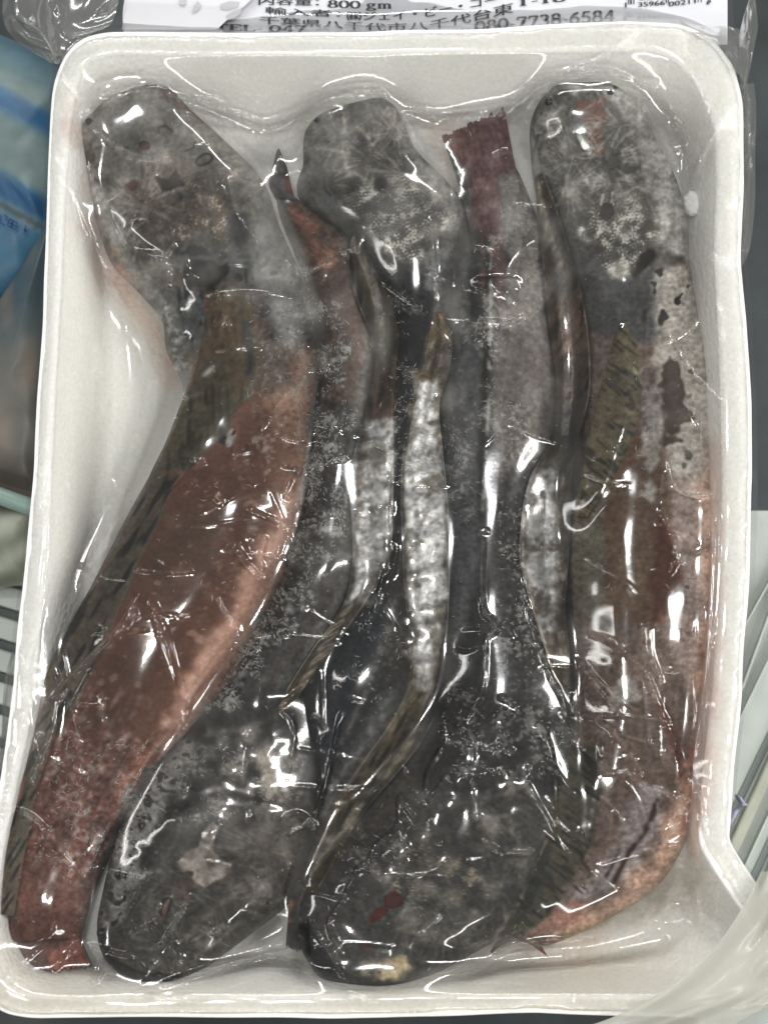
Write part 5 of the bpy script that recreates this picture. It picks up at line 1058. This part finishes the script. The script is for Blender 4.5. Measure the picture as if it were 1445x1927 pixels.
def olive_col(x, y): return np.tile(np.array([128., 132, 118]), (len(x), 1)) + 22 * (np.sin(y * .09 + x * .05))[:, None]
pk3 = pillow('frozen_food_bag', [(100,930),(90,1050),(70,1100),(-80,1110),(-160,1000),(-100,930)], -.05, .016, M_PACK, olive_col, 303)
tag(pk3, 'small pale olive bag at the left between green tube and slatted panel', 'packet')
def bar(name, p0, p1, wpx, z, th, mat, parent=None):
    p0 = np.array(p0, float); p1 = np.array(p1, float); d = p1 - p0; n = np.array([-d[1], d[0]]) / np.linalg.norm(d) * wpx / 2
    q = np.array([p0 + n, p1 + n, p1 - n, p0 - n]); T = W(q[:, 0], q[:, 1], z); Bt = T.copy(); Bt[:, 2] -= th
    o = mesh_obj(name, np.r_[T, Bt], [(0, 1, 2, 3), (7, 6, 5, 4), (1, 0, 4, 5), (2, 1, 5, 6), (3, 2, 6, 7), (0, 3, 7, 4)], mat, parent, False)
    bm_ = bmesh.new(); bm_.from_mesh(o.data); bmesh.ops.recalc_face_normals(bm_, faces=bm_.faces)
    bmesh.ops.bevel(bm_, geom=list(bm_.edges), offset=min(.0008, th * .3), segments=2, affect='EDGES', profile=.5); bm_.to_mesh(o.data); bm_.free()
    return o
def tube(name, p0, p1, rpx, z, mat):
    a = W(*p0, z); b = W(*p1, z); d = b - a; d /= np.linalg.norm(d); s = np.cross(d, [0, 0, 1]); s /= np.linalg.norm(s); u = np.cross(s, d); r = rpx * S0
    th = np.linspace(0, 2 * math.pi, 20, endpoint=False); rg = (np.cos(th)[:, None] * s + np.sin(th)[:, None] * u) * r
    return mesh_obj(name, np.r_[a + rg, b + rg], [(k, (k + 1) % 20, 20 + (k + 1) % 20, 20 + k) for k in range(20)] + [tuple(range(20)), tuple(range(20, 40))[::-1]], mat)
M_PGREEN = simple('pale_green_tube', (122, 142, 136), .35, .06, 50)
t_ = tube('tube', (-80, 905), (90, 965), 17, -.022, M_PGREEN); tag(t_, 'pale green tube crossing under the left edge of the tray', 'tube')
sl = thing('slatted_panel', 'pale grey slatted freezer panel under the lower left of the tray', 'panel')
for k in range(7):
    y0 = 1110 + k * 62
    bar('slat', (-120, y0 - 30), (120, y0 + 45), 40, -.06, .012, M_LIGHTM, sl)
bar('backing', (-120, 1300), (150, 1380), 640, -.075, .004, M_DKSLOT, sl)
pn = thing('freezer_panel', 'pale grey-green freezer panel with thin ridges right of the tray', 'panel')
bar('plate', (1440, 960), (1440, 2040), 260, -.062, .006, M_LIGHTM, pn)
for p0, p1, w_ in (((1475,1080),(1395,1300),4),((1500,1130),(1385,1370),3),((1520,1290),(1360,1640),22),((1540,1330),(1370,1700),5),((1560,1420),(1400,1760),26),((1500,1000),(1400,1180),5)):
    bar('ridge', p0, p1, w_, -.056, .006, M_METAL if w_ > 6 else M_LIGHTM, pn)
for p0, p1 in (((1494,1290),(1345,1600)),((1535,1400),(1385,1720))): bar('groove', p0, p1, 14, -.0612, .001, M_DKSLOT, pn)
V = []; t = np.linspace(0, 1, 30)
cxp = 1388 + 14 * np.sin(t * 5.2) - 10 * t; cyp = 1495 + 62 * t + 6 * np.sin(t * 9)
L_ = W(cxp - 5, cyp, -.028 + .006 * np.sin(t * 7)); R_ = W(cxp + 6, cyp + 5 * np.cos(t * 8), -.026 + .006 * np.cos(t * 6))
scp = mesh_obj('film_scrap', np.stack([L_, R_], 1).reshape(-1, 3), gridfaces(30, 2), M_LILAC)
md = scp.modifiers.new('thick', 'SOLIDIFY'); md.thickness = .0004
tag(scp, 'twisted scrap of lilac plastic beside the right edge of the tray', 'scrap')
